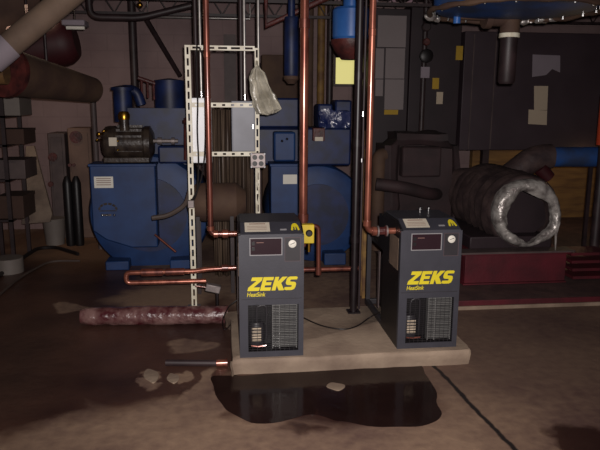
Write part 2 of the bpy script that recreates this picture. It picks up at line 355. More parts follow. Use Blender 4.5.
def make_dryer(x0, y0, label):
    W, H = .38, .75; z0 = .1; x1 = x0+W
    D = thing('refrigerated_air_dryer', label, 'air dryer', (x0+W/2, y0+.2, z0), 'two matching compressed air dryers on the concrete pad')
    t = .03
    # housing: side profile with a sloped fascia, opened at the grille
    side = [(y0,z0),(y0,z0+H),(y0+.12,z0+H+.05),(y0+.42,z0+H+.05),(y0+.42,z0)]
    mb = MB()
    mb.box((x0, y0, z0), (x0+.012, y0+.03, z0+H-.005)).box((x1-.012, y0, z0), (x1, y0+.03, z0+H-.005))
    inn = [(y0+.03,z0),(y0+.03,z0+H),(y0+.12,z0+H+.04),(y0+.42,z0+H+.04),(y0+.42,z0)]
    sd = [(x0, x0+.012), (x1-.012, x1)]
    gz0, gz1 = z0+.035, z0+.325; gx0, gx1 = x0+.05, x0+W-.03
    mb.box((x0+.012, y0, gz1), (x1-.012, y0+.012, z0+H)).box((x0+.012, y0, z0), (x1-.012, y0+.012, gz0))
    mb.box((x0+.012, y0, gz0), (gx0, y0+.012, gz1)).box((gx1, y0, gz0), (x1-.012, y0+.012, gz1))
    mb.prism([(x0+.012, 0), (x1-.012, 0), (x1-.012, 1), (x0+.012, 1)], lambda u, v: (u, y0+.12*v, z0+H+.05*v), lambda u, v: (u, y0+.12*v+.004, z0+H+.05*v-.012))
    mb.box((x0+.012, y0+.12, z0+H+.038), (x1-.012, y0+.42, z0+H+.05)).box((x0+.012, y0+.408, z0+.0), (x1-.012, y0+.42, z0+H+.04))
    hs = mb.build('housing', 'graphite')
    hs.parent = D; hs.matrix_parent_inverse = Matrix.Translation(-WL[D])
    for a_, b_ in sd: MB().yz(inn, a_, b_).build('side_panel', 'black', D)
    # seam frame round the lower front door
    mb = MB(); s = .004
    for lo, hi in [((x0+.012, gz1+.035), (x1-.012, gz1+.038))]: mb.box((lo[0], y0-.0015, lo[1]), (hi[0], y0, hi[1]))
    mb.build('panel_seam', 'graphite_dark', D)
    # grille: opening with wire mesh, condenser fins and compressor inside
    mb = MB()
    for i in range(12): xx = gx0+(gx1-gx0)*i/11; mb.box((xx-.0009, y0+.002, gz0), (xx+.0009, y0+.004, gz1))
    for i in range(22): zz = gz0+(gz1-gz0)*i/21; mb.box((gx0, y0+.002, zz-.0009), (gx1, y0+.004, zz+.0009))
    mb.build('grille', 'graphite_dark', D)
    mb = MB(); fx0 = gx0+.15
    for i in range(26): zz = gz0+.02+(gz1-gz0-.03)*i/25; mb.box((fx0, y0+.02, zz-.0025), (gx1-.01, y0+.045, zz+.0025))
    mb.box((fx0-.006, y0+.02, gz0+.01), (fx0, y0+.06, gz1-.005)).box((fx0+.035, y0+.018, gz0+.01), (fx0+.042, y0+.03, gz1-.005)).box((gx1-.012, y0+.02, gz0+.01), (gx1-.006, y0+.06, gz1-.005))
    mb.build('condenser_fins', 'fin', D)
    mb = MB(); cx = gx0+.055
    mb.lathe([(.001,0),(.045,0),(.05,.02),(.05,.12),(.04,.15),(.001,.16)], (cx, y0+.12, gz0+.0), seg=20)
    mb.tube([(cx, y0+.1, gz0+.15), (cx, y0+.1, gz1-.04), (cx+.06, y0+.1, gz1-.03), (cx+.06, y0+.1, gz0+.05)], .006, bend=.03, seg=8)
    mb.build('compressor_pot', 'graphite_dark', D)
    mb = MB()
    for i in range(5): mb.box((cx-.03, y0+.055, gz0+.045+i*.018), (cx+.025, y0+.06, gz0+.056+i*.018))
    mb.build('rating_label', 'paper', D)['label'] = 'pale printed label inside the grille'
    mb = MB(); mb.box((x0+.012, y0+.2, z0), (x1-.012, y0+.205, z0+.42)).box((x0+.012, y0+.012, z0+.005), (x1-.012, y0+.4, z0+.015)); mb.build('inner_partition', 'black', D)
    mb = MB().tube([(gx0+.02, y0+.05, gz0+.02), (gx0+.06, y0+.05, gz0+.012), (gx0+.11, y0+.05, gz0+.018)], .006, seg=8); mb.build('refrigerant_line', 'copper_old', D)
    # control panel, gauge panel
    def fx(u): return x0+W*u
    cz0, cz1 = z0+H-.125, z0+H-.02
    def frame(xa, xb, za, zb, t, mname, name):
        f = MB()
        f.box((xa, y0-.003, za), (xb, y0, za+t)).box((xa, y0-.003, zb-t), (xb, y0, zb)).box((xa, y0-.003, za+t), (xa+t, y0, zb-t)).box((xb-t, y0-.003, za+t), (xb, y0, zb-t))
        return f.build(name, mname, D)
    xa, xb = fx(.165), fx(.665)
    frame(xa, xb, cz0, cz1, .005, 'silver', 'control_panel_frame')
    cp = MB().box((xa+.005, y0-.002, cz0+.005), (xb-.005, y0, cz1-.005)).build('control_panel', 'display', D)
    k = MB(); k.box((xa+.013, y0-.005, cz0+.03), (xa+.03, y0-.002, cz0+.05)).box((xa+.013, y0-.005, cz0+.062), (xa+.03, y0-.002, cz0+.082)); k.build('rocker_switch', 'black', cp)
    k = MB(); 
    for zz, w in ((cz0+.075, .06),): k.box((xa+.04, y0-.003, zz), (xa+.04+w*.7, y0-.002, zz+.0035))
    k.build('panel_print', 'ink', cp)
    ga, gb = fx(.70), fx(.945)
    frame(ga, gb, cz0-.038, cz1, .003, 'rail_edge', 'gauge_panel_frame')
    MB().box((ga+.003, y0-.0015, cz0-.035), (gb-.003, y0, cz1-.003)).build('gauge_panel', 'graphite_dark', D)
    gc = Vector(((ga+gb)/2-.002, y0-.004, cz1-.037))
    g1 = MB().lathe([(.001,0),(.023,0),(.023,-.008),(.020,-.010),(.001,-.010)], gc, 'Y', 24).build('gauge', 'white', D)
    nd = MB().prism([(-.012,-.004),(.014,.006),(.012,.009),(-.012,-.001)], lambda u, v: (gc.x+u, gc.y-.0115, gc.z+v), lambda u, v: (gc.x+u, gc.y-.0105, gc.z+v)); nd.build('needle', 'black', g1)
    rg = MB()
    for i in range(9):
        a_ = math.radians(-40+i*32.5); rg.box((gc.x+.016*math.cos(a_)-.001, gc.y-.0112, gc.z+.016*math.sin(a_)-.001), (gc.x+.016*math.cos(a_)+.001, gc.y-.0102, gc.z+.016*math.sin(a_)+.001))
    rg.build('scale_marks', 'ink', g1)
    # lettering
    lx0, lx1, lz0, h = fx(.125), fx(.955), z0+.413, .082
    lw = (lx1-lx0-.03)/4; m2 = MB()
    for i, poly in enumerate(letter_polys()):
        wv = [.95, .86, .95, .9][i]*lw; ox = lx0+[0, 1.02, 1.98, 2.98][i]*lw
        m2.xz([(ox+u*wv+v*h*.28, lz0+v*h) for u, v in poly], y0-.002, y0+.001)
    m2.build('lettering', 'yellow', D, flat=True)['label'] = 'bold yellow slanted lettering ZEKS'
    cu = bpy.data.curves.new('small_lettering', 'FONT'); cu.body = 'HeatSink'; cu.size = .036; cu.offset = .0005; cu.extrude = .0005; cu.shear = .2
    to = bpy.data.objects.new('t', cu); COL.objects.link(to); bpy.context.view_layer.update()
    me = bpy.data.meshes.new_from_object(to.evaluated_get(bpy.context.evaluated_depsgraph_get())); bpy.data.objects.remove(to)
    me.transform(Matrix.Translation((lx0-.004, y0-.0015, lz0-.034)) @ Matrix.Rotation(PI/2, 4, 'X') @ Matrix.Diagonal((.82, 1.0, 1, 1)))
    me.materials.clear(); me.materials.append(M['yellow'])
    o = bpy.data.objects.new('small_lettering', me); COL.objects.link(o); o.parent = D; o.matrix_parent_inverse = Matrix.Translation(-WL[D])
    # fascia: sticker, plate, emblem
    def fa(u, v, off=.0015):   # point on the sloped fascia
        n = Vector((0, -.05, .12)).normalized(); return Vector((x0+W*u, y0+.12*v, z0+H+.05*v))+n*off
    def fpanel(b, u0, u1, v0, v1, o1=.0015): b.prism([(u0,v0),(u1,v0),(u1,v1),(u0,v1)], lambda u, v: fa(u, v, 0), lambda u, v: fa(u, v, o1))
    b2 = MB(); fpanel(b2, .1, .485, .22, .95); st = b2.build('notice_sticker', 'sticker', D)
    b2 = MB(); fpanel(b2, .17, .42, .8, .86, .002)
    for v in (.38, .5, .62): fpanel(b2, .14, .44, v, v+.025, .002)
    b2.build('notice_print', 'ink', st)
    b2 = MB(); fpanel(b2, .64, .74, .3, .4); b2.build('name_plate', 'silver', D)
    b2 = MB(); c0 = (.875, .42)
    arc = [(c0[0]+.06*math.cos(q), c0[1]+.42*math.sin(q)) for q in [PI*i/14 for i in range(15)]]
    arc2 = [(c0[0]+.028*math.cos(q), c0[1]+.2*math.sin(q)) for q in [PI*(14-i)/14 for i in range(15)]]
    b2.prism(arc+arc2, lambda u, v: fa(u, v, 0), lambda u, v: fa(u, v, .0018)); 
    fpanel(b2, .866, .884, .34, .6, .0018); fpanel(b2, .81, .84, .3, .4, .0018); fpanel(b2, .91, .94, .3, .4, .0018)
    b2.build('emblem', 'yellow', D, flat=True)['label'] = 'yellow half-round emblem'
    # rear: open frame with base rails, receiver, uprights
    b2 = MB(); yb = y0+.92
    b2.box((x0, y0+.42, z0), (x0+.03, yb, z0+.04)).box((x1-.03, y0+.42, z0), (x1, yb, z0+.04)).box((x0+.03, yb-.03, z0), (x1-.03, yb, z0+.04))
    b2.build('base_rail', 'graphite_dark', D, bevel=.003)
    for xx in (x0+.002, x1-.032): MB().box((xx, yb-.03, z0+.04), (xx+.03, yb, z0+.55)).build('upright', 'graphite_dark', D)
    b2 = MB().lathe([(.02,0),(.12,.01),(.14,.05),(.14,.38),(.12,.43),(.02,.45)], (x0+W/2, y0+.66, z0+.02), seg=24); b2.build('heat_exchanger', 'black', D)
    b2 = MB().box((x0+.03, y0+.42, z0+.5), (x1-.03, yb, z0+.53)); b2.build('top_shelf', 'black', D)
    b2 = MB().box((x0-.002, y0+.5, z0+.1), (x0+.004, y0+.545, z0+.5)); b2.build('side_strip', 'shelfgrey', D)['label'] = 'pale grey vertical strip on the open side'
    b2 = MB().box((x0-.002, y0+.05, z0+H-.26), (x0, y0+.25, z0+H-.06)); b2.build('side_plate', 'tan', D)['label'] = 'pale beige plate on the side'
    b2 = MB().box((x0+.012, y0+.42, z0+.53), (x0+.1, y0+.6, z0+H)); b2.build('connection_box', 'black', D)
    return D
Q1 = G(240, 358, .1); Q2 = G(397, 349, .1)
D1 = make_dryer(Q1.x, Q1.y, 'dark grey compressed air dryer with yellow lettering, behind the puddle, left one of the pair')
D2 = dup(D1, (Q2.x-Q1.x, Q2.y-Q1.y, 0), 'dark grey compressed air dryer with yellow lettering, right one of the pair on the pad')
# two bright fittings on the right-hand dryer
for px_, lb in ((420, 'small bright round cap on top of right dryer, left one'), (428.5, 'small bright round cap on top of right dryer, right one')):
    p = A(px_, 210, 3.95); 
    b2 = MB().lathe([(.001,0),(.008,0),(.008,.012),(.011,.016),(.011,.03),(.004,.036),(.001,.036)], (p.x, 3.95, .9), seg=14)
    b2.build('pipe_cap', 'chrome', D2, )

# ------------------------------------------------------------------ copper piping
def pipe(name, pts, r, m, label, cat='pipe', bend=.04, collars=(), seg=14, group=None, cm=None):
    o = MB().tube(pts, r, seg=seg, bend=bend).build(name, m)
    tag(o, label, cat, group)
    for (p, d, l, k) in collars:
        p, d = Vector(p), Vector(d).normalized()
        MB().cyl(p-d*l/2, p+d*l/2, r*k, seg=16).build('coupling', cm or m, o, bevel=.002)
    return o
top = ZC
# left riser
Y = 4.3; zb = A(212, 234, Y).z; xb = A(210, 200, Y).x
pipe('copper_pipe', [(xb, Y, top), (xb, Y, zb), (Q1.x+.02, Y, zb)], .020, 'copper_old', 'tall copper pipe in front of the white strut rack, elbow into left dryer', collars=[((xb+.035, Y, zb), (1,0,0), .03, 1.35), ((xb, Y, zb+.04), (0,0,1), .03, 1.3), ((-.005, Y, zb), (1,0,0), .04, 1.5), ((xb, Y, 1.9), (0,0,1), .04, 1.15)], cm='copper')
# middle riser
Y = 4.25; xm = A(304, 110, Y).x
pipe('copper_pipe', [(xm, Y, top), (xm, Y, .8), (xm, Y, .62), (.36, Y, .62)], .029, 'copper', 'thick copper pipe dropping from above behind the left dryer', collars=[((xm, Y, 2.1), (0,0,1), .06, 1.25), ((xm, Y, .82), (0,0,1), .05, 1.25)], cm='copper_old')
# right riser with union into right dryer
Y = 3.74; xr = A(370, 120, Y).x; zr = A(380, 231, Y).z; xe = Q2.x-.002
pipe('copper_pipe', [(xr, Y, top), (xr, Y, zr), (xe, Y, zr)], .0195, 'copper', 'copper pipe elbowing into the side of the right dryer', collars=[((xr+.045, Y, zr), (1,0,0), .03, 1.5), ((xr, Y, zr+.05), (0,0,1), .035, 1.3), ((xr, Y, 2.0), (0,0,1), .04, 1.15)], bend=.05)
u0 = xr+.062
b2 = MB().cyl((u0, Y, zr), (u0+.012, Y, zr), .031).cyl((u0+.012, Y, zr), (u0+.05, Y, zr), .025, seg=8).cyl((u0+.05, Y, zr), (u0+.062, Y, zr), .033)
b9 = b2
pu = tag(b2.build('pipe_union', 'rust', bevel=.002), 'fat brown union on the elbow pipe entering right dryer', 'pipe fitting')
for dx_ in (.0, .056): MB().cyl((u0+dx_, Y, zr), (u0+dx_+.009, Y, zr), .0345).build('ring', 'galv', pu)
# low horizontal run with a U return on the left
Y = 4.72; zu, zl = A(200, 271, Y).z, A(200, 281, Y).z; xl = A(126, 275, Y).x; e = A(206, 281, Y)
pipe('copper_pipe', [(Q1.x+.01, Y, zu+.02), (A(205,270,Y).x, Y, zu+.012), (A(203,270,Y).x-.05, Y, zu), (xl, Y, zu), (xl, Y, zl), (e.x, Y, zl)], .019, 'copper',
     'low copper pipe bent into a U in front of the blue compressor', bend=.035, collars=[((A(152,270,Y).x, Y, zu), (1,0,0), .16, 1.6), ((A(175,270,Y).x, Y, zu), (1,0,0), .14, 1.45), ((A(225,270,Y).x, Y, zu+.02), (1,0,0), .05, 1.4)], cm='copper_old')
# run between dryers and the short hairpin
Y = 4.5; z = A(330, 269, Y).z
pipe('copper_pipe', [(.40, Y, z), (1.0, Y, z)], .018, 'copper_old', 'horizontal copper pipe running between the two dryers', bend=0, collars=[((.55, Y, z), (1,0,0), .04, 1.4)], cm='copper')
Y = 4.0; p0, p1, p2 = A(308, 226, Y), A(318.5, 226, Y), A(318.5, 274, Y)
pipe('copper_pipe', [(p0.x, Y, p0.z), (p1.x, Y, p1.z), (p2.x, Y, p2.z)], .015, 'copper_old', 'short copper hairpin pipe beside the yellow valve', bend=.03, collars=[((p2.x, Y, p2.z+.02), (0,0,1), .05, 1.3)])
a, b_ = A(303.5, 243, 3.9), A(314, 224, 3.9)
V = thing('valve_actuator', 'yellow valve box with black dial at right edge of left dryer', 'valve', (a.x+.03, 3.9, a.z))
MB().box((a.x-.02, 3.88, a.z), (b_.x, 3.94, b_.z)).build('housing', 'yellowbox', V, bevel=.005)
c = A(309, 233, 3.88); MB().lathe([(.001,0),(.022,0),(.022,-.012),(.016,-.018),(.001,-.018)], c, 'Y', 20).build('dial', 'black', V)
MB().cyl((b_.x-.03, 3.91, a.z-.06), (b_.x-.03, 3.91, a.z), .012).build('stem', 'brass', V)
MB().cyl((a.x-.02, 3.91, (a.z+b_.z)/2), (.408, 3.91, (a.z+b_.z)/2), .014).build('stub_pipe', 'brass', V)

# black post with conduit
Y = 4.33; x = A(357, 150, Y).x; p = G(353, 312, .1)
b2 = MB().cyl((x, Y, .1), (x, Y, top), .026, seg=18); bp_ = tag(b2.build('support_post', 'blackpipe'), 'black steel post standing on the pad between the dryers', 'post')
MB().box((x-.045, Y-.045, .1), (x+.045, Y+.045, .11)).build('base_plate', 'blackpipe', bp_)
for zz in (.62, 1.3, 1.75): MB().cyl((x, Y, zz), (x, Y, zz+.05), .032, seg=16).build('collar', 'blackpipe', bp_)
x2 = A(364, 100, 4.4).x
pipe('steel_pipe', [(x2, 4.4, top), (x2, 4.4, .1)], .009, 'steel', 'thin dark pipe hugging the black post on its right', bend=0, collars=[((x2-.008, 4.38, 1.52), (0,0,1), .04, 1.8), ((x2-.01, 4.38, 1.2), (0,0,1), .03, 1.8)], cm='chrome')

# dull yellow column behind it
Y = 4.95; a, b_ = A(361.5, 310, Y), A(370.5, 131, Y)
yc = MB().box((a.x, Y, .0), (b_.x, Y+.012, b_.z)).box((a.x+.02, Y+.012, 0), (a.x+.03, Y+.07, b_.z)).box((a.x, Y+.07, 0), (b_.x, Y+.08, b_.z)).build('steel_column', 'postyellow', bevel=.002)
tag(yc, 'short dull yellow steel column standing behind the black post', 'column')
for i, (ya, yb) in enumerate(((132, 158), (163, 178), (182, 190))):
    q0, q1 = A(361.5, yb, Y), A(370, ya, Y)
    MB().box((a.x+.003, Y-.003, q0.z), (b_.x-.003, Y, q1.z)).build('warning_sticker', 'yellowtag', yc)
q = A(366, 147, Y-.003); MB().lathe([(.012,0),(.02,0),(.02,-.003),(.012,-.003)], q, 'Y', 20).build('ring_mark', 'rust', yc)

# ------------------------------------------------------------------ strut rack
Y = 4.86
R = thing('strut_rack', 'tall cream slotted strut frame holding electrical boxes behind the left dryer', 'rack', (-.06, Y, 0))
def strut(x0, z0, x1, z1, name, w=.041, slots='slot', dy=0.0):
    """U-channel, open at the back, slotted face towards the viewer"""
    b = MB(); vert = abs(z1-z0) > abs(x1-x0); Ln = abs(z1-z0) if vert else abs(x1-x0); t = .0035
    n = max(1, int(Ln/(.08 if slots == 'slot' else .06))); st = Ln/n
    def add(u0, u1, v0, v1, d0, d1):
        if vert: b.box((x0+u0, Y+d0+dy, z0+v0), (x0+u1, Y+d1+dy, z0+v1))
        else: b.box((x0+v0, Y+d0+dy, z0+u0), (x0+v1, Y+d1+dy, z0+u1))
    sw = .015
    add(0, (w-sw)/2, 0, Ln, 0, t); add((w+sw)/2, w, 0, Ln, 0, t)
    add(0, t, 0, Ln, t, .03); add(w-t, w, 0, Ln, t, .03)
    gap = .028 if slots == 'slot' else .044
    for i in range(n+1):
        c = i*st; add((w-sw)/2, (w+sw)/2, max(0, c-gap/2), min(Ln, c+gap/2), 0, t)
    return b.build(name, 'strut', R)
xl_, xr_ = A(186, 100, Y).x, A(255, 100, Y).x
zt = A(189, 45, Y).z
strut(xl_, 0, xl_, zt, 'post'); strut(xr_, 0, xr_, A(257, 48, Y).z, 'post', w=.032)
for yy, w, sl in ((48, .034, 'slot'), (105, .034, 'hole'), (154, .034, 'hole')):
    z = A(222, yy, Y).z-w/2
    strut(xl_+.042, z, xr_+.0, z, 'rail', w=w, slots=sl, dy=-.001)
MB().box((xl_-.03, Y-.03, 0), (xl_+.07, Y+.06, .006)).build('foot_plate', 'galv', R)
MB().box((xr_-.03, Y-.03, 0), (xr_+.06, Y+.06, .006)).build('foot_plate', 'galv', R)
# enclosures
def enclosure(xa, ya, xb, yb, Yf, d, m, label):
    a, b = A(xa, yb, Yf), A(xb, ya, Yf); T = thing('electrical_enclosure', label, 'electrical box', ((a.x+b.x)/2, Yf+d/2, a.z))
    MB().box((a.x, Yf, a.z), (b.x, Yf+d, b.z)).build('box', m, T, bevel=.004)
    MB().box((a.x+.008, Yf-.006, a.z+.008), (b.x-.008, Yf, b.z-.008)).build('door', m, T, bevel=.002)
    MB().box((b.x-.02, Yf-.014, (a.z+b.z)/2-.015), (b.x-.014, Yf-.006, (a.z+b.z)/2+.015)).build('latch', 'chrome', T)
    return T
enclosure(191, 98, 211, 163, Y+.034, .12, 'panelwhite', 'narrow white electrical box on left side of the strut rack')
enclosure(232, 101, 255, 152, Y+.034, .14, 'panelgrey', 'square grey electrical box on right side of the strut rack')
a, b_ = A(250.5, 168, Y-.05), A(265.5, 153, Y-.05)
J = thing('junction_box', 'small square junction box with four round knockouts on the rack', 'junction box', (a.x+.05, Y-.03, a.z))
MB().box((a.x, Y-.05, a.z), (b_.x, Y-.002, b_.z)).build('box', 'galv', J, bevel=.004)
for i in (0, 1):
    for j in (0, 1):
        MB().lathe([(.001,0),(.019,0),(.019,-.003),(.001,-.003)], (a.x+(b_.x-a.x)*(.29+.42*i), Y-.05, a.z+(b_.z-a.z)*(.29+.42*j)), 'Y', 16).build('knockout', 'black', J)
for i, j in ((.06,.06),(.94,.06),(.06,.94),(.94,.94)):
    MB().ball((a.x+(b_.x-a.x)*i, Y-.052, a.z+(b_.z-a.z)*j), .007, seg=8).build('corner_screw', 'panelwhite', J)
# conduits and dark risers behind the rack
for px_, yb, lb in ((201.5, 98, 'thin bright conduit rising from the white electrical box'), (245, 101, 'thin bright conduit rising from the grey electrical box'), (258.5, 70, 'thin conduit above the hanging plastic bag')):
    q = A(px_, yb, 4.95); pipe('conduit', [(q.x, 4.95, q.z), (q.x, 4.95, top)], .0115, 'conduit', lb, 'conduit', bend=0, collars=[((q.x, 4.95, q.z+.03), (0,0,1), .04, 1.4), ((q.x, 4.95, q.z+.75), (0,0,1), .03, 1.3)], cm='chrome', group='conduits above the strut rack')
for px_, lb, yb in ((197, 'dark brown pipe left of the leftmost bright conduit', 98), (241.5, 'dark brown pipe left of the conduit over the grey box', 100)):
    q = A(px_, yb, 5.1); pipe('steel_pipe', [(q.x, 5.1, q.z), (q.x, 5.1, top)], .016, 'steel', lb, bend=0)
# black cables
def cable(pxs, Yc, r, label, m='rubber', name='cable', cat='cable', group=None):
    pts = [A(p[0], p[1], p[2] if len(p) > 2 else Yc) for p in pxs]
    return tag(MB().tube(pts, r, seg=8, bend=.3, n=6).build(name, m), label, cat, group)
cable([(197, 45), (196, 70), (198, 100), (197, 130), (199, 165), (197, 195), (190, 206)], Y-.02, .0062, 'black cable hanging over the white box, left strand')
cable([(199, 47), (205, 60), (205, 100), (205.5, 140), (204, 165), (200, 185), (191, 202)], Y-.02, .0062, 'black cable hanging over the white box, right strand')
cable([(258, 166), (256.5, 180), (260, 195), (256.5, 206), (258, 222)], Y-.02, .006, 'pale flexible lead dropping from the junction box', 'strut', 'flexible_lead', 'cable')
cable([(190, 190), (186, 205), (168, 216), (152, 218)], 5.2, .02, 'grey hose drooping left of the rack toward the blue compressor', 'hose', 'hose', 'hose')
p = A(191, 204, Y-.03); tag(MB().box(p-Vector((.025, .015, .03)), p+Vector((.025, .015, .03))).build('cable_clip', 'galv', bevel=.006), 'small grey clip on the left rack post', 'clip')
# hanging plastic bag
b2 = MB(); pts = [(256.5, 65, .008), (256.5, 69, .03), (257, 74, .058), (259, 84, .068), (262, 94, .084), (266, 104, .096), (269.5, 111, .095), (271, 114, .03)]
P_ = [A(u, v, 4.78) for u, v, w in pts]; rings = []
for (u, v, w), c in zip(pts, P_):
    d = A(u-7, v+1.5, 4.78)-A(u+7, v-1.5, 4.78); d.normalize()
    rings.append([b2.bm.verts.new(c+d*math.cos(2*PI*k/28)*w+Vector((0, 1, 0))*math.sin(2*PI*k/28)*w*.5*(1+.3*math.sin(k*2.1))) for k in range(28)])
for r0, r1 in zip(rings, rings[1:]):
    for k in range(28): b2.bm.faces.new((r0[k], r0[(k+1) % 28], r1[(k+1) % 28], r1[k]))
b2.bm.faces.new(rings[0]); b2.bm.faces.new(rings[-1])
bmesh.ops.subdivide_edges(b2.bm, edges=b2.bm.edges, cuts=2, use_grid_fill=True, smooth=.3); b2.crumple(.012, 22)
bg = tag(b2.build('plastic_bag', 'plastic'), 'cloudy plastic bag hanging from the right end of the rack', 'plastic bag')
MB().cyl(P_[0]-Vector((0,0,.01)), (P_[0].x+.008, 4.9, P_[0].z+.05), .008).build('tie', 'strut', bg)
# brown curtain sheet behind the rack
b2 = MB(); n = 60; q0, q1 = A(214, 230, 5.7), A(254, 110, 5.7); vs = []
for j in (0, 1, 2, 3, 4, 5):
    z = .02+(q1.z-.02)*j/5; vs.append([b2.bm.verts.new((q0.x+(q1.x-q0.x)*i/n, 5.7+.035*math.sin(i*.62+.3*j)+.015*math.sin(i*1.7), z)) for i in range(n+1)])
for a_, c_ in zip(vs, vs[1:]):
    for i in range(n): b2.bm.faces.new((a_[i], a_[i+1], c_[i+1], c_[i]))
cu_ = b2.build('hanging_sheet', 'curtain', ang=80); tag(cu_, 'brown folded sheet hanging behind the strut rack', 'sheet')
s_ = cu_.modifiers.new('s', 'SOLIDIFY'); s_.thickness = .004
Yt = 5.3; a, b_ = A(196, 222, Yt), A(226, 222, Yt); c = A(210, 203, Yt)
TK = thing('tan_tank', 'dull tan tank on legs behind the left copper riser', 'tank', (c.x, Yt, 0))
b2 = MB().lathe([(.01,-.2),(.1,-.18),(.155,-.12),(.165,-.05),(.165,.22),(.1,.3),(.01,.31)], (c.x, Yt+.05, c.z), 'X', 24); b2.build('shell', 'tandark', TK)
for dx in (-.1, .18):
    for dy in (-.08, .16): MB().box((c.x+dx-.015, Yt+dy-.015, 0), (c.x+dx+.015, Yt+dy+.015, c.z-.1)).build('leg', 'steel', TK)

# small grey valve motor hanging off the low run, on a stand
p = A(213, 288, 4.6)
VM = thing('drain_valve', 'small grey drain valve under the low copper pipe', 'valve', (p.x, 4.6, 0))
rot = Matrix.Rotation(math.radians(14), 3, 'Y')
MB().box(p-Vector((.055, .03, .028)), p+Vector((.055, .03, .028)), rot).build('body', 'galv', VM, bevel=.006)
MB().cyl((p.x+.03, 4.6, 0), (p.x+.03, 4.6, p.z-.02), .012).build('stem', 'blackpipe', VM)
MB().cyl((p.x-.13, 4.6, p.z+.02), (p.x-.04, 4.6, p.z+.005), .007).build('lever', 'copper_old', VM)

# ------------------------------------------------------------------ things on the floor
a, b_ = G(82, 325), G(228, 323); pts = []
b2 = MB(); n = 40
b2.tube([Vector((a.x+(b_.x-a.x)*i/n, a.y+(b_.y-a.y)*i/n, .066)) for i in range(n+1)], .066, seg=20, rf=lambda t: .052+.016*min(1, t*14)*(1-.15*math.sin(t*9)))
b2.crumple(.006, 14)
tag(b2.build('wrapped_pipe', 'wrap'), 'thick red-brown pipe wrapped in shiny plastic lying on the floor', 'pipe')
a, b_ = G(166, 366), G(228, 366)
o = tag(MB().cyl((a.x, a.y, .022), (b_.x-.07, b_.y, .022), .02, seg=16).build('pipe_offcut', 'steel'), 'dark pipe with copper tip lying on floor left of the pad', 'pipe')
MB().cyl((b_.x-.07, b_.y, .022), (b_.x-.015, b_.y, .022), .0215, seg=16).build('copper_tip', 'copper', o)
MB().cyl((b_.x-.015, b_.y, .022), (b_.x-.004, b_.y, .022), .03, seg=16).build('flange', 'copper_old', o)
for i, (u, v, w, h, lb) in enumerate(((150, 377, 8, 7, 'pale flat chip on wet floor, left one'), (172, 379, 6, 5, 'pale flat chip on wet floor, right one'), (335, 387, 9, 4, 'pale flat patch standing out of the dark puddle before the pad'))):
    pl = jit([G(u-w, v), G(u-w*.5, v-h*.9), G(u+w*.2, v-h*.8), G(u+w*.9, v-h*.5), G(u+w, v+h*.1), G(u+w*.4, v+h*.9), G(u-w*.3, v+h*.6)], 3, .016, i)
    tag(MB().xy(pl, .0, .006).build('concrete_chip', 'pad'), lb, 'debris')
pud = [(214,379),(232,375.5),(300,371.5),(380,367),(415,364.5),(426,376),(434,392),(441,412),(430,423),(390,426),(345,423),(310,416),(268,424),(232,414),(218,398)]
tag(MB().xy(jit([G(u, v) for u, v in pud], 6, .035, 3), .0005, .002).build('puddle', 'water'), 'dark puddle on the floor in front of the concrete pad', 'puddle')
# power leads
zc = .107
tag(MB().tube([G(304, 318, zc), G(312, 322, zc), G(325, 327, zc), G(345, 330, zc), G(358, 326, zc), G(370, 317, zc), A(380, 312, 4.05)], .005, seg=8, bend=.2).build('power_cord', 'rubber'), 'black power cord lying on the pad between dryers', 'cord')
tag(MB().tube([A(237, 300, 4.05), A(229, 306, 4.05), A(222, 320, 4.2), A(224, 332, 4.3), A(233, 322, 4.2)], .004, seg=8, bend=.2).build('power_cord', 'rubber'), 'thin black cord looping off left side of the pad', 'cord')
pts = [G(-6, 282), G(18, 263), G(38, 250), G(56, 249), G(78, 256)]
tag(MB().tube([p+Vector((0,0,.022)) for p in pts], .02, seg=10, bend=.4).build('floor_hose', 'rubber'), 'black hose trailing over the floor at far left', 'hose')
pts = [G(-5, 300), G(20, 278), G(50, 262), G(80, 262)]
tag(MB().tube([p+Vector((0,0,.012)) for p in pts], .011, seg=8, bend=.4).build('floor_hose', 'hose'), 'thin grey hose beside the black hose at far left', 'hose')

# ------------------------------------------------------------------ blue compressors
def compressor(name, label, S, drum, foot):
    Yf = 6.0
    def B(x, y, yy=Yf): return A(x, y, yy)
    T = thing(name, label, 'compressor', (B(drum[0], 270).x, Yf+.5, 0), 'blue compressors at the back')
    c = B(drum[0], drum[1], 6.25); r = drum[2]*.0101
    b = MB().lathe([(.02,0),(r*.8,0),(r*.96,.03),(r,.08),(r,.8),(r*.96,.86),(.02,.86)], (c.x, 6.2, c.z), 'Y', 48); b.build('drum', 'blue', T)
    b = MB().lathe([(r*.55,0),(r*.62,0),(r*.62,-.02),(r*.55,-.02)], (c.x, 6.2, c.z), 'Y', 40); b.build('drum_rim', 'bluedark', T)
    # front cabinet
    a, d = B(S[0], S[3]), B(S[1], S[2])
    poly = [(a.x, d.z), (d.x, d.z), (d.x, a.z-.14), (a.x+.35, a.z-.14), (a.x+.12, a.z-.06), (a.x, a.z+.03)]
    MB().xz(poly, Yf, Yf+.3).build('cabinet', 'blue', T, bevel=.012)
    MB().box((a.x-.01, Yf-.012, d.z-.012), (d.x+.01, Yf+.3, d.z+.012)).build('cabinet_lid', 'blue', T, bevel=.005)
    for fx_ in foot:
        q = B(fx_, 262); MB().box((q.x-.1, Yf+.05, 0), (q.x+.12, Yf+.9, max(.05, c.z-r*.72))).build('foot', 'blue', T, bevel=.01)
    return T, a, d, c, r
C1, a, d, c, r = compressor('air_compressor', 'blue air compressor left of the strut rack, white label on its cabinet', (93, 155, 165, 234), (150, 214, 58), (115, 180))
q0, q1 = A(94.5, 188, 6), A(113, 176.5, 6)
s1 = MB().box((q0.x, 5.996, q0.z), (q1.x, 6, q1.z)).build('white_label', 'white', C1)
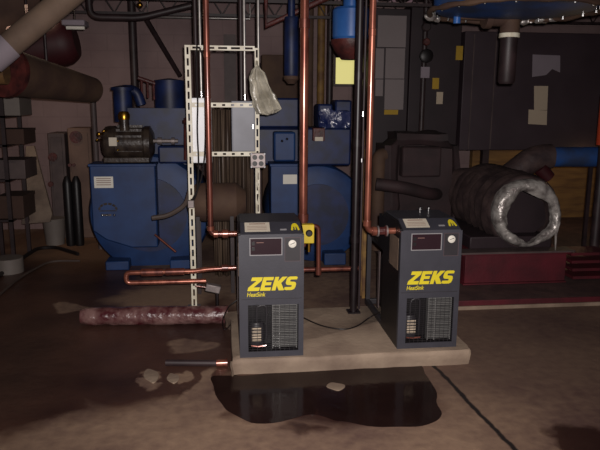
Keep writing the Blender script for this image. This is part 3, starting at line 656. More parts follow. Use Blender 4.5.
b2 = MB(); 
for k in (.25, .45, .62, .8): b2.box((q0.x+.02, 5.994, q0.z+(q1.z-q0.z)*k), (q1.x-.02, 5.996, q0.z+(q1.z-q0.z)*k+.006))
b2.build('label_print', 'ink', s1)
e_ = A(108, 210, 6); b2 = MB()
for q in range(6):
    t0 = PI*(q+.1)/6; t1 = PI*(q+.9)/6
    b2.xz([(e_.x+.07*math.cos(t0), e_.z+.05*math.sin(t0)), (e_.x+.09*math.cos(t0), e_.z+.07*math.sin(t0)), (e_.x+.09*math.cos(t1), e_.z+.07*math.sin(t1)), (e_.x+.07*math.cos(t1), e_.z+.05*math.sin(t1))], 5.995, 6)
b2.box((e_.x-.08, 5.995, e_.z-.012), (e_.x+.08, 6, e_.z-.004)); b2.build('badge', 'olive', C1)
b2 = MB()
for xx in (102.5, 107, 114.5): 
    p = A(xx, 215, 6); b2.ball((p.x, 5.994, p.z), .013, seg=10)
p = A(106, 215, 6); b2.box((p.x-.03, 5.99, p.z-.008), (p.x+.05, 6, p.z+.01)); b2.build('sight_glass', 'chrome', C1)
p0, p1 = A(154, 236, 5.85), A(176, 252, 5.85)
MB().tube([(p0.x, 5.92, p0.z), p1], .011, seg=8).build('oil_line', 'copper_old', C1)
p = A(156, 217, 5.95); MB().box(p-Vector((.025,.02,.018)), p+Vector((.025,.04,.018))).build('hose_fitting', 'chrome', C1, bevel=.004)
# motor across the top
m0, m1 = A(103, 143, 6.15), A(150, 143, 6.15)
mo = MB().lathe([(.02,0),(.1,0),(.15,.03),(.16,.06),(.16,.12),(.15,.13),(.15,.38),(.16,.39),(.16,.44),(.1,.47),(.02,.47)], m0, 'X', 32).build('motor', 'olive', C1)
b2 = MB()
for i in range(14):
    t = 2*PI*i/14; b2.box((m0.x+.14, m0.y+.15*math.cos(t)-.006, m0.z+.15*math.sin(t)-.006), (m0.x+.37, m0.y+.165*math.cos(t)+.006, m0.z+.165*math.sin(t)+.006))
b2.build('cooling_fins', 'olive', mo)
b2 = MB().box((m0.x+.02, 6.0, 1.035), (m0.x+.44, 6.3, m0.z-.12)); b2.build('motor_base', 'olive', C1, bevel=.01)
q0, q1 = A(109, 146, 5.97), A(116.5, 137.5, 5.97); MB().box((q0.x, 5.97, q0.z), (q1.x, 6.0, q1.z)).build('motor_plate', 'sticker', mo)
b2 = MB(); 
for (u, v, rr) in ((99, 134, .03), (104, 131, .022), (97, 140, .018), (118, 141, .014), (118, 150, .014)):
    p = A(u, v, 5.99); b2 = MB().ball(p, rr*.7, seg=10).cyl(p, p+Vector((.02, .08, .0)), rr*.4, seg=8); b2.build('brass_fitting', 'brass', C1)
p = A(124, 115, 5.98); b2 = MB().lathe([(.01,-.05),(.05,-.04),(.055,0),(.04,.03),(.01,.035)], p, 'Z', 18); b2.build('oil_cap', 'brass', C1)
MB().cyl((p.x, p.y, p.z-.14), (p.x, p.y, p.z-.04), .045, seg=16).build('cap_neck', 'olive', C1)
b2 = MB(); q0, q1 = A(130, 165, 6.35), A(188, 100, 6.35)
b2.box((q0.x, 6.35, q0.z), (q1.x, 6.8, q1.z-.08)); b2.lathe([(.02,0),(.13,0),(.15,.03),(.15,.34),(.02,.36)], ((q0.x+q1.x)/2+.1, 6.55, q1.z-.15), 'Z', 24)
b2.lathe([(.02,0),(.09,0),(.09,.3),(.11,.3),(.11,.33),(.02,.35)], (A(122, 100, 6.4).x, 6.45, A(122, 122, 6.4).z), 'Z', 24)
b2.tube([(A(122,92,6.4).x, 6.45, A(122,92,6.4).z-.02), (A(122,92,6.4).x, 6.45, A(122,92,6.4).z+.02), (A(135,92,6.4).x, 6.5, A(122,92,6.4).z+.02), (A(140,100,6.4).x, 6.5, A(122,100,6.4).z-.05)], .05, bend=.06, seg=14)
b2.build('pump_head', 'bluedark', C1, bevel=.01)
b2 = MB(); 
for i, u in enumerate((141, 147, 153)): p = A(u, 84+i*1.5, 6.45); b2.cyl((p.x, 6.5, p.z-.12), (p.x, 6.5, p.z+.06), .012, seg=8)
p = A(146, 82, 6.45); b2.cyl((p.x-.08, 6.5, p.z+.04), (p.x+.1, 6.5, p.z-.02), .02, seg=10); b2.build('intake_pipes', 'rust', C1)
p0, p1 = A(151, 141, 6.1), A(178, 141, 6.1); b2 = MB().cyl(p0, p1, .02, seg=12).cyl(p0+Vector((.06,0,0)), p0+Vector((.1,0,0)), .034, seg=12).cyl(p1-Vector((.06,0,0)), p1-Vector((.03,0,0)), .034, seg=12); b2.build('shaft', 'galv', C1)
b2 = MB(); q0, q1 = A(158, 164, 6.1), A(189, 146, 6.1); b2.box((q0.x, 6.12, q0.z), (q1.x, 6.3, q1.z)); b2.build('gear_case', 'bluedark', C1, bevel=.02)
p0, p1 = A(187, 160, 6.0), A(187, 118, 6.0); b2 = MB().cyl(p0, p1, .03, seg=14).cyl(p1-Vector((0,0,.05)), p1-Vector((0,0,.02)), .045, seg=14); b2.build('rusty_riser', 'rust', C1)

C2, a, d, c, r = compressor('air_compressor', 'blue air compressor behind the left dryer and thick copper pipe', (271, 303, 165, 236), (317, 214, 50), (290, 335))
q0, q1 = A(283, 184, 6), A(297, 174.5, 6)
MB().box((q0.x, 5.996, q0.z), (q1.x, 6, q1.z)).build('white_label', 'white', C2)
b2 = MB(); q0, q1 = A(306, 166, 6.1), A(352, 128, 6.1)
b2.box((q0.x, 6.12, q0.z), (q1.x, 6.6, q1.z)); q0, q1 = A(318, 128, 6.2), A(333, 104, 6.2)
b2.box((q0.x, 6.2, q0.z), (q1.x, 6.5, q1.z)); q0, q1 = A(335, 129, 6.2), A(352, 100, 6.2); b2.box((q0.x, 6.2, q0.z), (q1.x, 6.5, q1.z))
q0, q1 = A(247, 165, 6.3), A(303, 128, 6.3); b2.box((q0.x, 6.3, q0.z), (q1.x, 6.7, q1.z)); q0, q1 = A(248, 128, 6.3), A(300, 98, 6.3); b2.box((q0.x+.05, 6.35, q0.z), (q1.x, 6.6, q1.z))
b2.build('pump_head', 'bluedark', C2, bevel=.02)
b2 = MB(); q0, q1 = A(319, 128, 6.16), A(350, 110, 6.16)
b2.box((q0.x, 6.15, q0.z), (q1.x, 6.19, q1.z)); bmesh.ops.subdivide_edges(b2.bm, edges=b2.bm.edges, cuts=9, use_grid_fill=True); b2.crumple(.03, 14); M['bluewrap'] = mat('shiny blue wrap', (58,66,104), .2, rgb2=(28,38,84), scale=10, bump=.9, bscale=16, coat=.6); b2.build('plastic_wrap', 'bluewrap', C2)
q0, q1 = A(313, 141, 6.05), A(325, 128, 6.05); MB().box((q0.x, 6.05, q0.z), (q1.x, 6.14, q1.z)).build('terminal_box', 'rust', C2, bevel=.006)
q0, q1 = A(315, 141, 6.04), A(323, 137, 6.04); MB().box((q0.x, 6.04, q0.z), (q1.x, 6.05, q1.z)).build('terminal_label', 'sticker', C2)
q0, q1 = A(274, 162, 6.1), A(296, 132, 6.1); MB().box((q0.x, 6.12, q0.z), (q1.x, 6.3, q1.z)).build('gear_case', 'blue', C2, bevel=.02)
for (u, v) in ((282, 141), (287, 139)): MB().ball(A(u, v, 6.11), .014, seg=8).build('bolt', 'chrome', C2)
# blue filters hanging overhead
def filt(px_, yt, yb, rp, Yf, m, label, capm, necks, tail):
    sc = .0016*Yf; ct, cb = A(px_, yt, Yf), A(px_, yb, Yf); r = rp*sc; h = ct.z-cb.z
    T = thing('air_filter', label, 'filter', (ct.x, Yf, cb.z-tail))
    MB().lathe([(.01,0),(r*.9,0),(r,.02),(r,h-.02),(r*.9,h),(.01,h)], (ct.x, Yf, cb.z), 'Z', 32).build('housing', m, T)
    MB().lathe([(.01,-tail),(r*.5,-tail),(r*.85,-tail*.6),(r*1.08,-.03),(r*1.08,0),(.01,.001)], (ct.x, Yf, cb.z), 'Z', 32).build('bowl', capm, T)
    MB().cyl((ct.x, Yf, ct.z), (ct.x, Yf, ZC), r*necks, seg=20).build('neck', m, T)
    return T
filt(351.5, 8, 40, 18, 5.4, 'bluebright', 'bright blue cylindrical filter hanging beside the black post', 'rust', .45, .16)
filt(291.5, 17, 76, 7, 5.8, 'bluedark', 'slim dark blue filter hanging left of the thick copper pipe', 'tandark', .5, .07)

# ------------------------------------------------------------------ right side machines
def cabinet(xa, ya, xb, Yf, d, zb, m, label, cat='cabinet', name='control_cabinet'):
    a, b = A(xa, ya, Yf), A(xb, ya, Yf)
    T = thing(name, label, cat, ((a.x+b.x)/2, Yf+d/2, zb))
    MB().box((a.x, Yf, zb), (b.x, Yf+d, a.z)).build('body', m, T, bevel=.008)
    return T
def card(T, xa, ya, xb, yb, Yf, m, name, th=.006, lab=None):
    a, b = A(xa, yb, Yf), A(xb, ya, Yf); o = MB().box((a.x, Yf-th, a.z), (b.x, Yf, b.z)).build(name, m, T)
    if lab: o['label'] = lab
    return o
CA = cabinet(373, 8, 411, 7.2, .5, .07, 'cabdark', 'dark tall cabinet covered by pale grey panels behind the right copper pipe')
for q in ((377,16,406.5,47),(375,48.5,384,78.5),(384.8,48.5,405,78.5),(375,79.5,383,96),(384,79.5,404,109.5)):
    card(CA, *q, 7.2, M.get('panelpale') or M.setdefault('panelpale', mat('pale panel', (128,118,118), .6, var=.06, scale=3)), 'pale_panel', .01, 'pale grey rectangular panel')
card(CA, 384, 109.8, 398, 114.5, 7.2, 'yellowtag', 'yellow_tag', .008, 'yellow strip')
CB = cabinet(412, 4, 463.5, 7.2, .5, .07, 'cabdark', 'dark cabinet with gauge column and small tags left of the largest enclosure')
card(CB, 436, 92, 443, 104, 7.2, 'paper', 'paper_tag', lab='small cream tag'); card(CB, 432, 78, 439, 89, 7.2, 'yellowtag', 'yellow_tag', lab='small dull yellow tag'); card(CB, 455.5, 46, 463, 60, 7.2, 'yellowtag', 'yellow_tag', lab='small dull yellow tag')
x = A(424, 60, 7.1).x
GP = thing('gauge_column', 'dark vertical pipe column with gauges in front of the dark cabinets', 'pipe column', (x, 7.1, .07))
MB().cyl((x, 7.1, .07), (x, 7.1, top), .03).build('pipe', 'steel', GP)
for yy, rr, mm in ((27, .05, 'steel'), (42, .04, 'rust'), (56, .075, 'black')):
    p = A(426, yy, 7.07); MB().lathe([(.001,0),(rr,0),(rr,-.04),(rr*.8,-.05),(.001,-.05)], (p.x, 7.08, p.z), 'Y', 20).build('gauge', mm, GP)
card(GP, 420, 67, 429, 78, 7.06, 'papergrey', 'number_plate', .03, 'grey plate')
BE = cabinet(465.5, 31, 640, 7.2, .95, A(540, 150, 7.2).z, 'cab', 'largest dark enclosure high at right with papers stuck on it', name='machine_enclosure')
for u in (468, 489.5): q0, q1 = A(u, 149, 7.2), A(u, 34, 7.2); MB().box((q0.x-.006, 7.19, q0.z), (q0.x+.006, 7.2, q1.z)).build('edge_strip', 'shelfgrey', BE)
def flat(name, pxs, Yf, m, th, label, cat):
    poly = [(A(u, v, Yf).x, A(u, v, Yf).z) for u, v in pxs]
    return tag(MB().xz(poly, Yf-th, Yf-.0005).build(name, m), label, cat)
flat('paper_notice', [(532.5,54.5),(560,55.5),(560,72.5),(552,69),(546,75),(539,76),(532,77)], 7.2, 'papergrey', .004, 'grey torn paper on the largest dark enclosure', 'paper')
flat('paper_notice', [(534,86),(548,86),(547,110),(534,110)], 7.2, 'paper', .004, 'cream paper below the torn grey paper', 'paper')
flat('paper_notice', [(528.5,109.5),(547,110.5),(546.5,125),(528,124)], 7.2, 'paper', .005, 'lower cream paper overlapping the one above', 'paper')
for sx in (.3, 2.0): 
    p = A(465.5, 150, 7.2); MB().box((p.x+sx, 7.4, .07), (p.x+sx+.08, 7.48, p.z)).build('leg', 'steel', BE)
# plywood board behind, under the enclosure
a = A(530, 250, 8.05); tag(MB().box((A(470,200,8.05).x, 8.05, .07), (5.1, 8.15, 1.02)).build('plywood_board', 'ply'), 'brown plywood board against the back wall at far right', 'board')
# dark lagged machine in the middle
LM = thing('covered_motor', 'dark brown covered motor block between the right dryer and foil duct', 'motor', (2.0, 6.5, .07))
q0, q1 = A(388, 185, 6.25), A(466, 134, 6.25)
b2 = MB().box((q0.x, 6.25, .3), (q1.x, 6.95, q1.z)); bmesh.ops.bevel(b2.bm, geom=b2.bm.edges[:], offset=.12, segments=3, affect='EDGES')
bmesh.ops.subdivide_edges(b2.bm, edges=b2.bm.edges, cuts=4, use_grid_fill=True); b2.crumple(.05, 3); M['cover'] = mat('dusty dark cover', (58,40,42), .75, rgb2=(34,24,26), scale=3); b2.build('cover', 'cover', LM, ang=60)
MB().box((q0.x+.05, 6.3, .07), (q1.x-.05, 6.9, .34)).build('plinth_block', 'cabdark', LM, bevel=.02)
MB().box((q0.x+.1, 6.1, q1.z-.42), (q0.x+.5, 6.24, q1.z-.12)).build('terminal_box', 'cover', LM, bevel=.02)
pipe('lagged_pipe', [A(376, 184, 5.9), A(402, 187, 5.85), A(430, 194, 5.95), A(440, 194, 6.42)], .06, 'cover', 'dull dark pipe running behind the top of right dryer', bend=.15, seg=16)
p = A(379, 158, 6.4); pipe('tan_elbow', [(p.x, 6.4, .07), (p.x, 6.4, p.z+.02), (p.x+.06, 6.42, p.z+.03)], .07, 'tandark', 'rounded tan pipe elbow right of the right copper riser', bend=.15, seg=18)

# foil-ended duct on red skid
SK = thing('red_skid', 'maroon steel skid under the foil-wrapped duct', 'skid', (2.5, 6, .07))
b2 = MB().box((2.02, 5.03, .075), (2.93, 5.06, .33)).box((1.98, 5.0, .33), (2.95, 6.2, .345)).box((2.0, 5.0, .072), (2.93, 5.1, .085))
b2.box((2.02, 5.06, .075), (2.05, 6.1, .33)).box((2.90, 5.06, .075), (2.93, 6.1, .33)).build('beam', 'maroon', SK, bevel=.003)
MB().box((1.96, 4.985, .345), (2.98, 5.14, .36)).build('top_ledge', 'shelfgrey', SK)
for i in range(4): MB().box((2.99, 5.0+.02*i, .10+.065*i), (3.35, 5.3, .125+.065*i)).build('step_plate', 'maroon', SK)
for xx in (1.92,): MB().box((xx, 5.02, .07), (xx+.05, 5.3, .3)).build('end_bracket', 'lag', SK)
DU = thing('insulated_duct', 'large dark insulated duct with crumpled foil collar around its open end', 'duct', (2.5, 5.1, .35))
q = A(526, 213, 5.14); dx, dz = q.x, q.z; R0 = .325
b2 = MB(); seg = 48; rings = []; Ys = [5.14+.05*i for i in range(20)]
for i, yy in enumerate(Ys):
    rr = R0*(.88 if i == 0 else .97 if i == 1 else 1)+.012*math.sin(i*2.2)+(.01 if i % 3 == 0 else 0)
    rings.append([b2.bm.verts.new((dx+rr*math.cos(2*PI*k/seg), yy, dz+rr*math.sin(2*PI*k/seg))) for k in range(seg)])
for r0, r1 in zip(rings, rings[1:]):
    for k in range(seg): b2.bm.faces.new((r0[k], r0[(k+1) % seg], r1[(k+1) % seg], r1[k]))
b2.crumple(.014, 6); du = b2.build('duct_body', 'lag', DU, ang=70); s_ = du.modifiers.new('s', 'SOLIDIFY'); s_.thickness = .02
outer = [(525,180),(537,179.5),(548,183),(556,193),(561,208),(561,226),(552,238),(540,244),(527,248),(514,245),(503,239),(497,229),(494,218),(495,206),(500,194),(511,184)]
inner = [(522,191),(530,194),(539,198),(549,203),(551,210),(552,218),(551,226),(545,231),(538,237),(530,243),(524,241),(517,236),(509,230),(507,221),(508,212),(513,203)]
b2 = MB(); Yf = 5.06; n = len(outer)
def ringpts(pl, yy, kx=1.0):
    return [(A(u, v, yy)) for u, v in pl]
O = jit([(A(u, v, Yf).x, A(u, v, Yf).z) for u, v in outer], 4, .003, 1); I = jit([(A(u, v, Yf).x, A(u, v, Yf).z) for u, v in inner], 4, .002, 2)
cxx = sum(p[0] for p in O)/len(O); czz = sum(p[1] for p in O)/len(O)
layers = [[(cxx+(x_-cxx)*.97, 5.15, czz+(z_-czz)*.97) for x_, z_ in O], [(x_, 5.1, z_) for x_, z_ in O]]
for t in (.15, .35, .55, .75, .95, 1): layers.append([(o_[0]*(1-t)+i_[0]*t, Yf-.035*math.sin(t*PI), o_[1]*(1-t)+i_[1]*t) for o_, i_ in zip(O, I)])
layers.append([(i_[0], Yf+.04, i_[1]) for i_ in I])
rv = [[b2.bm.verts.new(p) for p in L_] for L_ in layers]
for r0, r1 in zip(rv, rv[1:]):
    for k in range(len(r0)): b2.bm.faces.new((r0[k], r0[(k+1) % len(r0)], r1[(k+1) % len(r0)], r1[k]))
for v in b2.bm.verts: v.co += mnoise.noise_vector(v.co*30)*.009
b2.build('foil_collar', 'foil', DU, ang=50)
b2 = MB().tube([A(559, 222, 5.04), A(556, 235, 5.02), A(555.5, 252, 5.01)], .006, seg=6, rf=lambda t: .012*(1-t)+.004); b2.crumple(.006, 30); b2.build('foil_strip', 'foil', DU)
MB().xz([(p[0], p[1]) for p in jit([(A(u, v, 5.2).x*.99+.02, A(u, v, 5.2).z) for u, v in inner], 2, 0)], 5.30, 5.32).build('inner_baffle', 'cabdark', DU)
MB().box((2.1, 5.15, .35), (2.85, 6.1, .46)).build('cradle', 'cabdark', DU, bevel=.01)
b2 = MB().tube([(dx, 6.05, dz), (dx, 6.15, dz), (dx-.12, 6.4, dz+.05), (dx-.3, 6.55, dz+.05)], .26, seg=28, bend=.15, rf=lambda t: .3-.1*t); b2.crumple(.015, 6); b2.build('reducer', 'lag', DU, ang=60)
# blue pipe joining by a lagged elbow
p = A(552, 157, 6.0); z_ = p.z
BPp = thing('blue_pipe', 'horizontal blue pipe with brown lagged elbow above the duct', 'pipe', (4, 6, z_))
MB().cyl((p.x-.05, 6, z_), (X1, 6, z_), .1, seg=28).build('pipe', 'bluepipe', BPp)
b2 = MB().tube([(p.x-.02, 6, z_), (p.x-.18, 6, z_), (p.x-.45, 6, z_-.2)], .125, seg=20, bend=.14); b2.crumple(.012, 8); b2.build('lagged_elbow', 'lag', BPp)
p = A(588, 200, 6.0); tag(MB().box((p.x-.018, 5.99, .07), (p.x+.018, 6.02, z_-.1)).build('pipe_support', 'steel'), 'slim dark upright supporting the blue pipe', 'post')
p = A(544, 168, 5.9); MB().cyl((p.x-.02, 5.95, z_-.1), (p.x+.08, 5.95, z_-.2), .07, seg=16).build('end_cap', 'darkred', BPp)
# dark table block at right edge
p0, p1 = A(597, 145, 5.5), A(610, 94, 5.5); OT = thing('orange_post', 'orange-red painted post at the right edge of view', 'post', (p0.x+.05, 5.5, .07))
MB().cyl((p0.x+.07, 5.5, p0.z), (p0.x+.07, 5.5, p1.z), .07, seg=20).build('painted_section', 'orange', OT); MB().cyl((p0.x+.07, 5.5, .07), (p0.x+.07, 5.5, p0.z), .045, seg=16).build('pole', 'steel', OT)
MB().ball((p0.x+.02, 5.46, p0.z-.01), .02, seg=10).build('knob', 'brass', OT)

# overhead blue vessel with flange at upper right
VR = .57; q = A(512, 25, 4.3+VR); vc = Vector((A(515, 5, 4.3).x, 4.3, q.z+.02))
VS = thing('overhead_vessel', 'big round blue vessel hanging overhead at upper right', 'vessel', vc)
MB().lathe([(.02,-.03),(VR*.3,-.027),(VR*.6,-.015),(VR*.9,.0),(VR*.95,.03),(VR*.95,.4),(.02,.5)], vc, 'Z', 64).build('shell', 'bluepipe', VS)
b2 = MB(); n = 96; rg = []
for k in range(n):
    t = 2*PI*k/n; c = vc+Vector((VR*math.cos(t), VR*math.sin(t), 0)); o = Vector((math.cos(t), math.sin(t), 0)); rr = .018+.010*mnoise.noise(Vector((k*.35, 3, 1)))
    rg.append([b2.bm.verts.new(c+o*rr*math.cos(2*PI*m/8)+Vector((0,0,1))*(rr*math.sin(2*PI*m/8)+.012*mnoise.noise(Vector((k*.22, 1, 4))))) for m in range(8)])
for k in range(n):
    for m in range(8): b2.bm.faces.new((rg[k][m], rg[k][(m+1) % 8], rg[(k+1) % n][(m+1) % 8], rg[(k+1) % n][m]))
b2.build('rim', 'tandark', VS)
for k in range(18):
    t = 2*PI*(k+.3)/18; q = vc+Vector((VR*.93*math.cos(t), VR*.93*math.sin(t), -.01))
    MB().cyl(q-Vector((0,0,.006)), q+Vector((0,0,.012)), .009, seg=6).build('bolt', 'chrome', VS)
for t, s_ in ((150, .05), (138, .035), (108, .03), (68, .035), (55, .05), (46, .045), (36, .035)):
    q = vc+Vector((VR*math.cos(math.radians(t)), VR*math.sin(math.radians(t)), -.005)); b3 = MB().ball(q, s_, (1, .6, .5), seg=14); b3.crumple(.022, 18); b3.build('foil_scrap', 'foil', VS)
for dx_, dy_ in ((-.4, 0), (.4, 0), (0, .4)): MB().cyl(vc+Vector((dx_, dy_, .4)), (vc.x+dx_, vc.y+dy_, ZC), .015, seg=10).build('hanger', 'steel', VS)
# hanging drop leg
q = A(509, 40, 4.6); DL = thing('drop_leg', 'hanging dark pipe with brown tee and pale collar under the blue vessel', 'pipe', (q.x, 4.6, A(509, 84, 4.6).z))
zt_, zm, zb_ = A(509, 8, 4.6).z, A(509, 35, 4.6).z, A(509, 84, 4.6).z
MB().lathe([(.01,0),(.05,0),(.062,.02),(.062,zm-zb_-.02),(.01,zm-zb_)], (q.x, 4.6, zb_), 'Z', 24).build('drip_pipe', 'steel', DL)
MB().cyl((q.x, 4.6, zm-.02), (q.x, 4.6, zm+.012), .074, seg=24).build('collar', 'strut', DL, bevel=.003)
b2 = MB().cyl((q.x, 4.6, zm+.012), (q.x, 4.6, zt_), .07, seg=24).cyl((q.x, 4.6, zm+.12), (q.x-.15, 4.6, zm+.12), .062, seg=20).cyl((q.x-.15, 4.6, zm+.12), (q.x-.2, 4.6, zm+.12), .08, seg=20); b2.build('tee', 'tandark', DL, bevel=.004)
MB().cyl((q.x, 4.6, zt_), (q.x, 4.6, zt_+.025), .08, seg=24).build('top_flange', 'strut', DL)
p0 = A(456, 20, 4.6); MB().cyl((p0.x, 4.6, zm+.125), (q.x-.2, 4.6, zm+.12), .024, seg=16).build('branch_pipe', 'tandark', DL)
MB().cyl((p0.x, 4.58, zm+.07), (p0.x, 4.58, zm+.16), .026, seg=14).build('valve', 'bluebright', DL)
# ------------------------------------------------------------------ left side
a, b_ = A(-25, 74, 4.2), A(100, -30, 4.4); a0, a1 = a, b_; k_ = (ZC-a.z)/(b_.z-a.z); b_ = a+(b_-a)*k_; k_ = (X0-a.x)/(b_.x-a.x); a = a+(b_-a)*k_
TP = tag(MB().cyl(a, b_, .078, seg=28).build('insulated_pipe', 'tan'), 'pale tan insulated pipe crossing the upper left corner', 'pipe')
q0, q1 = a0.lerp(a1, .12), a0.lerp(a1, .27); MB().cyl(q0, q1, .086, seg=28).build('sleeve', 'papergrey', TP)
a, b_ = A(-64, 50, 7.6), A(62, -62, 7.6); tag(MB().cyl(a, b_, .42, seg=40).build('round_duct', 'beige'), 'wide beige duct above the pale pipe at upper left', 'duct')
c0, c1 = A(15, 50, 6.55), A(62, 43, 6.55); d_ = (c1-c0).normalized(); TR = thing('red_tank', 'dark red cylinder tank under the pale tan pipe', 'tank', c0)
b2 = MB().tube([c0, c0.lerp(c1, .5), c1, c1+d_*.06, c1+d_*.11, c1+d_*.14], .22, seg=28, rf=lambda t: [.22,.22,.22,.21,.18,.15][min(5, int(round(t*5)))]); b2.build('shell', 'darkred', TR)
MB().cyl(c0.lerp(c1, .3), Vector((c0.lerp(c1, .3).x, c0.y, ZC)), .012).build('hanger', 'steel', TR)
a, b_ = A(8, 72, 5.3), A(92, 90, 6.4); TT = thing('lagged_pipe', 'brownish tan tapering pipe below the dark red tank', 'pipe', a)
MB().cyl(a, b_, .185, .12, seg=32).build('lagging', 'tandark', TT)
dd = (b_-a).normalized(); MB().cyl(a-dd*.05, a+dd*.0, .2, seg=28).build('end_ring', 'rust', TT); MB().cyl(a-dd*.2, a-dd*.05, .07, seg=16).build('valve_stub', 'darkred', TT)
MB().cyl(a+dd*.5, Vector(((a+dd*.5).x, (a+dd*.5).y, ZC)), .012).build('hanger', 'steel', TT)
p = A(-2, 72, 5.0); b3 = MB().cyl(p-Vector((.1,0,0)), p+Vector((.06,0,0)), .09, seg=20); b3.build('yellow_fitting', 'ply', TT)
x = A(93, 100, 7.0).x; pipe('downpipe', [(x-.06, 7.0, A(93, 82, 7).z), (x, 7.0, A(93, 88, 7).z), (x, 7.0, 0)], .03, 'shelfgrey', 'thin grey vertical pipe left of the blue compressor', bend=.06)
x = A(133, 40, 8.05).x; pipe('downpipe', [(x, 8.05, ZC), (x, 8.05, .0)], .05, 'steel', 'dark vertical pipe on back wall above the left blue compressor', bend=0)
pipe('brace_rod', [A(143, 14, 7.6), A(180, 76, 8.18)], .03, 'steel', 'dark diagonal brace rod above left of the strut rack', bend=0)
p0, p1 = A(148, 17, 7.55), A(250, 19, 7.55); pipe('conduit', [(p0.x, 7.55, ZC), p0, p1, (p1.x, 7.55, ZC)], .012, 'conduit', 'thin bright horizontal conduit below the roof joists', 'conduit', bend=0)
p0, p1 = A(90, 17, 6.9), A(205, 2, 6.9); pipe('steel_pipe', [(p0.x, p0.y, ZC), p0, A(140, 18, 6.9), p1, (p1.x, p1.y, ZC)], .035, 'steel', 'dark pipe under the roof above the left compressor', bend=.1)
p = A(140, 5, 6.8); tag(MB().ball(p, .03, seg=10).cyl(p, (p.x, p.y, ZC), .008).build('pull_knob', 'brass'), 'small brass knob hanging near the ceiling upper left', 'knob')
p0, p1 = A(266, 26, 6.0), A(340, -8, 6.0); pipe('steel_pipe', [(p0.x, p0.y, ZC), p0, p1, (p1.x, p1.y, ZC)], .03, 'rust', 'red-brown pipe slanting up between the two blue filters', bend=0)
for u, lb, mm, rr in ((310, 'tan vertical pipe just right of the thick copper pipe', 'tandark', .04), (321, 'yellowish vertical pipe left of the bright filter', 'postyellow', .045), (330, 'dark vertical pipe left of the lit pane', 'steel', .04)):
    q = A(u, 60, 7.7); pipe('wall_pipe', [(q.x, 7.7, 0), (q.x, 7.7, ZC)], rr, mm, lb, bend=0)
q0, q1 = A(262, 120, 7.9), A(300, 55, 7.9); tag(MB().box((q0.x, 7.9, 0), (q1.x, 8.15, q1.z)).build('tall_locker', 'tandark', bevel=.01), 'tall brown locker behind the slim blue filter', 'locker')
q0, q1 = A(225, 120, 8.0), A(236, 60, 8.0); tag(MB().box((q0.x, 8.0, 0), (q1.x, 8.18, q1.z+.3)).build('wall_column', 'shelfgrey'), 'pale wall column seen through top of the strut rack', 'column')
# unlit strip light
p0, p1 = A(64, 24, 6.2), A(87, 28, 6.2); LF = thing('strip_light', 'unlit pale strip light over the dark red tank', 'light fixture', p0)
MB().box((p0.x, 6.1, p0.z-.02), (p1.x, 6.3, p0.z+.03)).build('body', 'papergrey', LF, bevel=.01); MB().cyl((p0.x+.02, 6.2, p0.z-.03), (p1.x-.02, 6.2, p0.z-.03), .018).build('tube', 'white', LF)
MB().cyl(((p0.x+p1.x)/2, 6.2, p0.z+.03), ((p0.x+p1.x)/2, 6.2, ZC), .006).build('hanger', 'steel', LF)
# wall cabinets and clutter
def wallcab(xa, ya, xb, Yf, m, label, dials):
    a, b = A(xa, ya, Yf), A(xb, ya, Yf); T = thing('wall_cabinet', label, 'cabinet', ((a.x+b.x)/2, Yf+.2, 0))
    MB().box((a.x, Yf, 0), (b.x, Yf+.4, a.z)).build('body', m, T, bevel=.01)
    MB().box((a.x+.03, Yf-.015, .1), (b.x-.03, Yf, a.z-.05)).build('door', m, T, bevel=.004)
    for u, v, rr in dials:
        p = A(u, v, Yf-.015); MB().lathe([(.001,0),(rr,0),(rr,-.02),(.001,-.02)], p, 'Y', 20).build('dial', 'rust', T)
    return T
wallcab(47, 133, 64, 7.6, 'shelfgrey', 'narrow dull grey cabinet nearer the left, with one round dial', [(53, 157, .05), (51, 184, .03)])
wallcab(67, 128, 90, 7.6, 'beige', 'dull beige cabinet left of the blue compressor, black cylinders before it', [(76, 137, .07), (70, 165, .02), (74, 165, .02)])
for u, lb in ((68.5, 'black upright cylinder before the beige cabinet, left one'), (77.5, 'black upright cylinder before the beige cabinet, right one')):
    p0, p1 = A(u, 204, 7.2), A(u, 176, 7.2); tag(MB().lathe([(.01,0),(.045,0),(.05,.03),(.05,p1.z-.08),(.035,p1.z-.03),(.02,p1.z),(.01,p1.z)], (p0.x, 7.2, 0), 'Z', 20).build('gas_cylinder', 'black'), lb, 'cylinder', 'black cylinders')
p = Vector((A(54, 222, 7.3).x, 7.4, 0)); tag(MB().lathe([(.01,0),(.1,0),(.12,.28),(.125,.3),(.01,.3)], (p.x, p.y-.1, 0), 'Z', 20).build('bucket', 'bucket'), 'pale bucket on the floor before the grey cabinet', 'bucket')
# leaning dusty sheet
q = [A(26, 146, 7.4), A(34, 146, 7.4), A(52, 214, 6.9), A(50, 222, 6.8), A(22, 224, 6.8)]
b2 = MB(); v0 = [b2.bm.verts.new(p) for p in q]; v1 = [b2.bm.verts.new(p+Vector((.0, .04, 0))) for p in q]
b2.bm.faces.new(v0); b2.bm.faces.new(v1[::-1])
for i in range(5): b2.bm.faces.new((v0[(i+1) % 5], v0[i], v1[i], v1[(i+1) % 5]))
tag(b2.build('leaning_panel', 'sheet'), 'pale dusty panel leaning beside the grey cabinet at left', 'panel')
a = A(-12, 200, 6.3); b_ = A(-2, 95, 6.3)
SH = thing('storage_shelf', 'dark storage shelf of boxes along the left edge', 'shelf', (a.x+.2, 6.6, 0))
for xx in (a.x-.1, b_.x):
    for yy in (6.3, 6.8): MB().box((xx, yy, 0), (xx+.035, yy+.035, b_.z)).build('upright', 'steel', SH)
lv = [A(10, y_, 6.3).z for y_ in (222, 182, 147, 118)]
for zz in lv: MB().box((a.x-.1, 6.3, zz), (b_.x+.035, 6.835, zz+.02)).build('shelf_board', 'steel', SH)
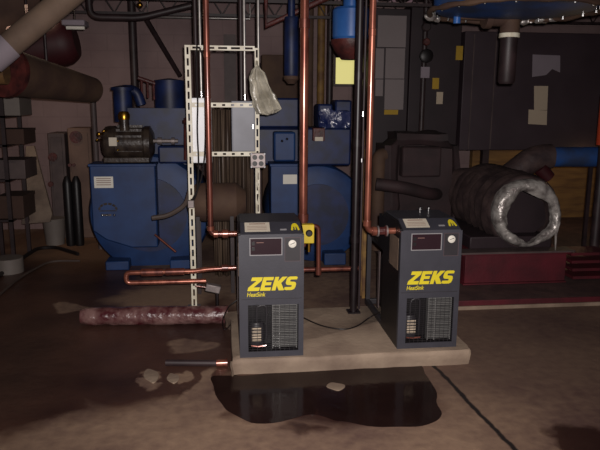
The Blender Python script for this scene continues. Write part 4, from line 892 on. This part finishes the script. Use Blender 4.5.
cols = [('boxbrown', 'brown box on the lowest shelf at left edge'), ('shelfgrey', 'grey box on the second shelf at left edge'), ('boxbrown', 'brown box on the third shelf at left edge'), ('bucket', 'pale box on the top shelf at left edge')]
for (mm, lb), zz, w, h in zip(cols, lv, (.24, .3, .26, .3), (.22, .18, .14, .2)):
    xx = a.x+.03+.1*random.random(); b3 = MB().box((xx, 6.36, zz+.02), (xx+w, 6.75, zz+.02+h)); o = tag(b3.build('storage_box', mm, bevel=.006), lb, 'box', 'boxes on the left shelf')
    MB().box((xx-.003, 6.355, zz+.02+h*.85), (xx+w+.003, 6.755, zz+.024+h)).build('lid', mm, o)
p = A(6, 208, 6.15); tag(MB().lathe([(.03,0),(.13,0),(.13,.14),(.03,.14)], (p.x, 6.1, .0), 'Z', 24).build('cable_reel', 'bucket'), 'pale reel on the floor under the left shelf', 'reel')
# ------------------------------------------------------------------ light
w = bpy.data.worlds.new('world'); SC.world = w; w.use_nodes = True
w.node_tree.nodes['Background'].inputs[0].default_value = (1.0, .62, .70, 1); w.node_tree.nodes['Background'].inputs[1].default_value = .09
def lamp(name, typ, loc, power, color, **k):
    l = bpy.data.lights.new(name, typ); l.energy = power; l.color = color
    for a_, v in k.items(): setattr(l, a_, v)
    o = bpy.data.objects.new(name, l); COL.objects.link(o); o.location = loc; return o
fl = lamp('camera_flash', 'SPOT', co.matrix_world.translation+RT*.04+UP*.05+FW*.0, 590, (1, .93, .9), shadow_soft_size=.02, spot_size=math.radians(88), spot_blend=1.0)
fl.rotation_euler = co.matrix_world.to_euler()
lamp('far_lamp', 'POINT', (4.3, 7.2, .95), 3.0, (1, .7, .35), shadow_soft_size=.1)
o = lamp('added_fill', 'AREA', (1.0, 1.0, ZC-.05), 6, (1, .6, .5), size=1.2)  # unseen overhead light, added as weak warm ambient fill
o = lamp('added_fill', 'AREA', (-1.9, 6.6, ZC-.36), 5, (1, .72, .5), size=.5)  # added light without a fixture, brightens the far left floor and wall
v = SC.view_settings; v.view_transform = 'Standard'; v.look = 'None'; v.exposure = 0; v.gamma = 1; v.use_curve_mapping = False
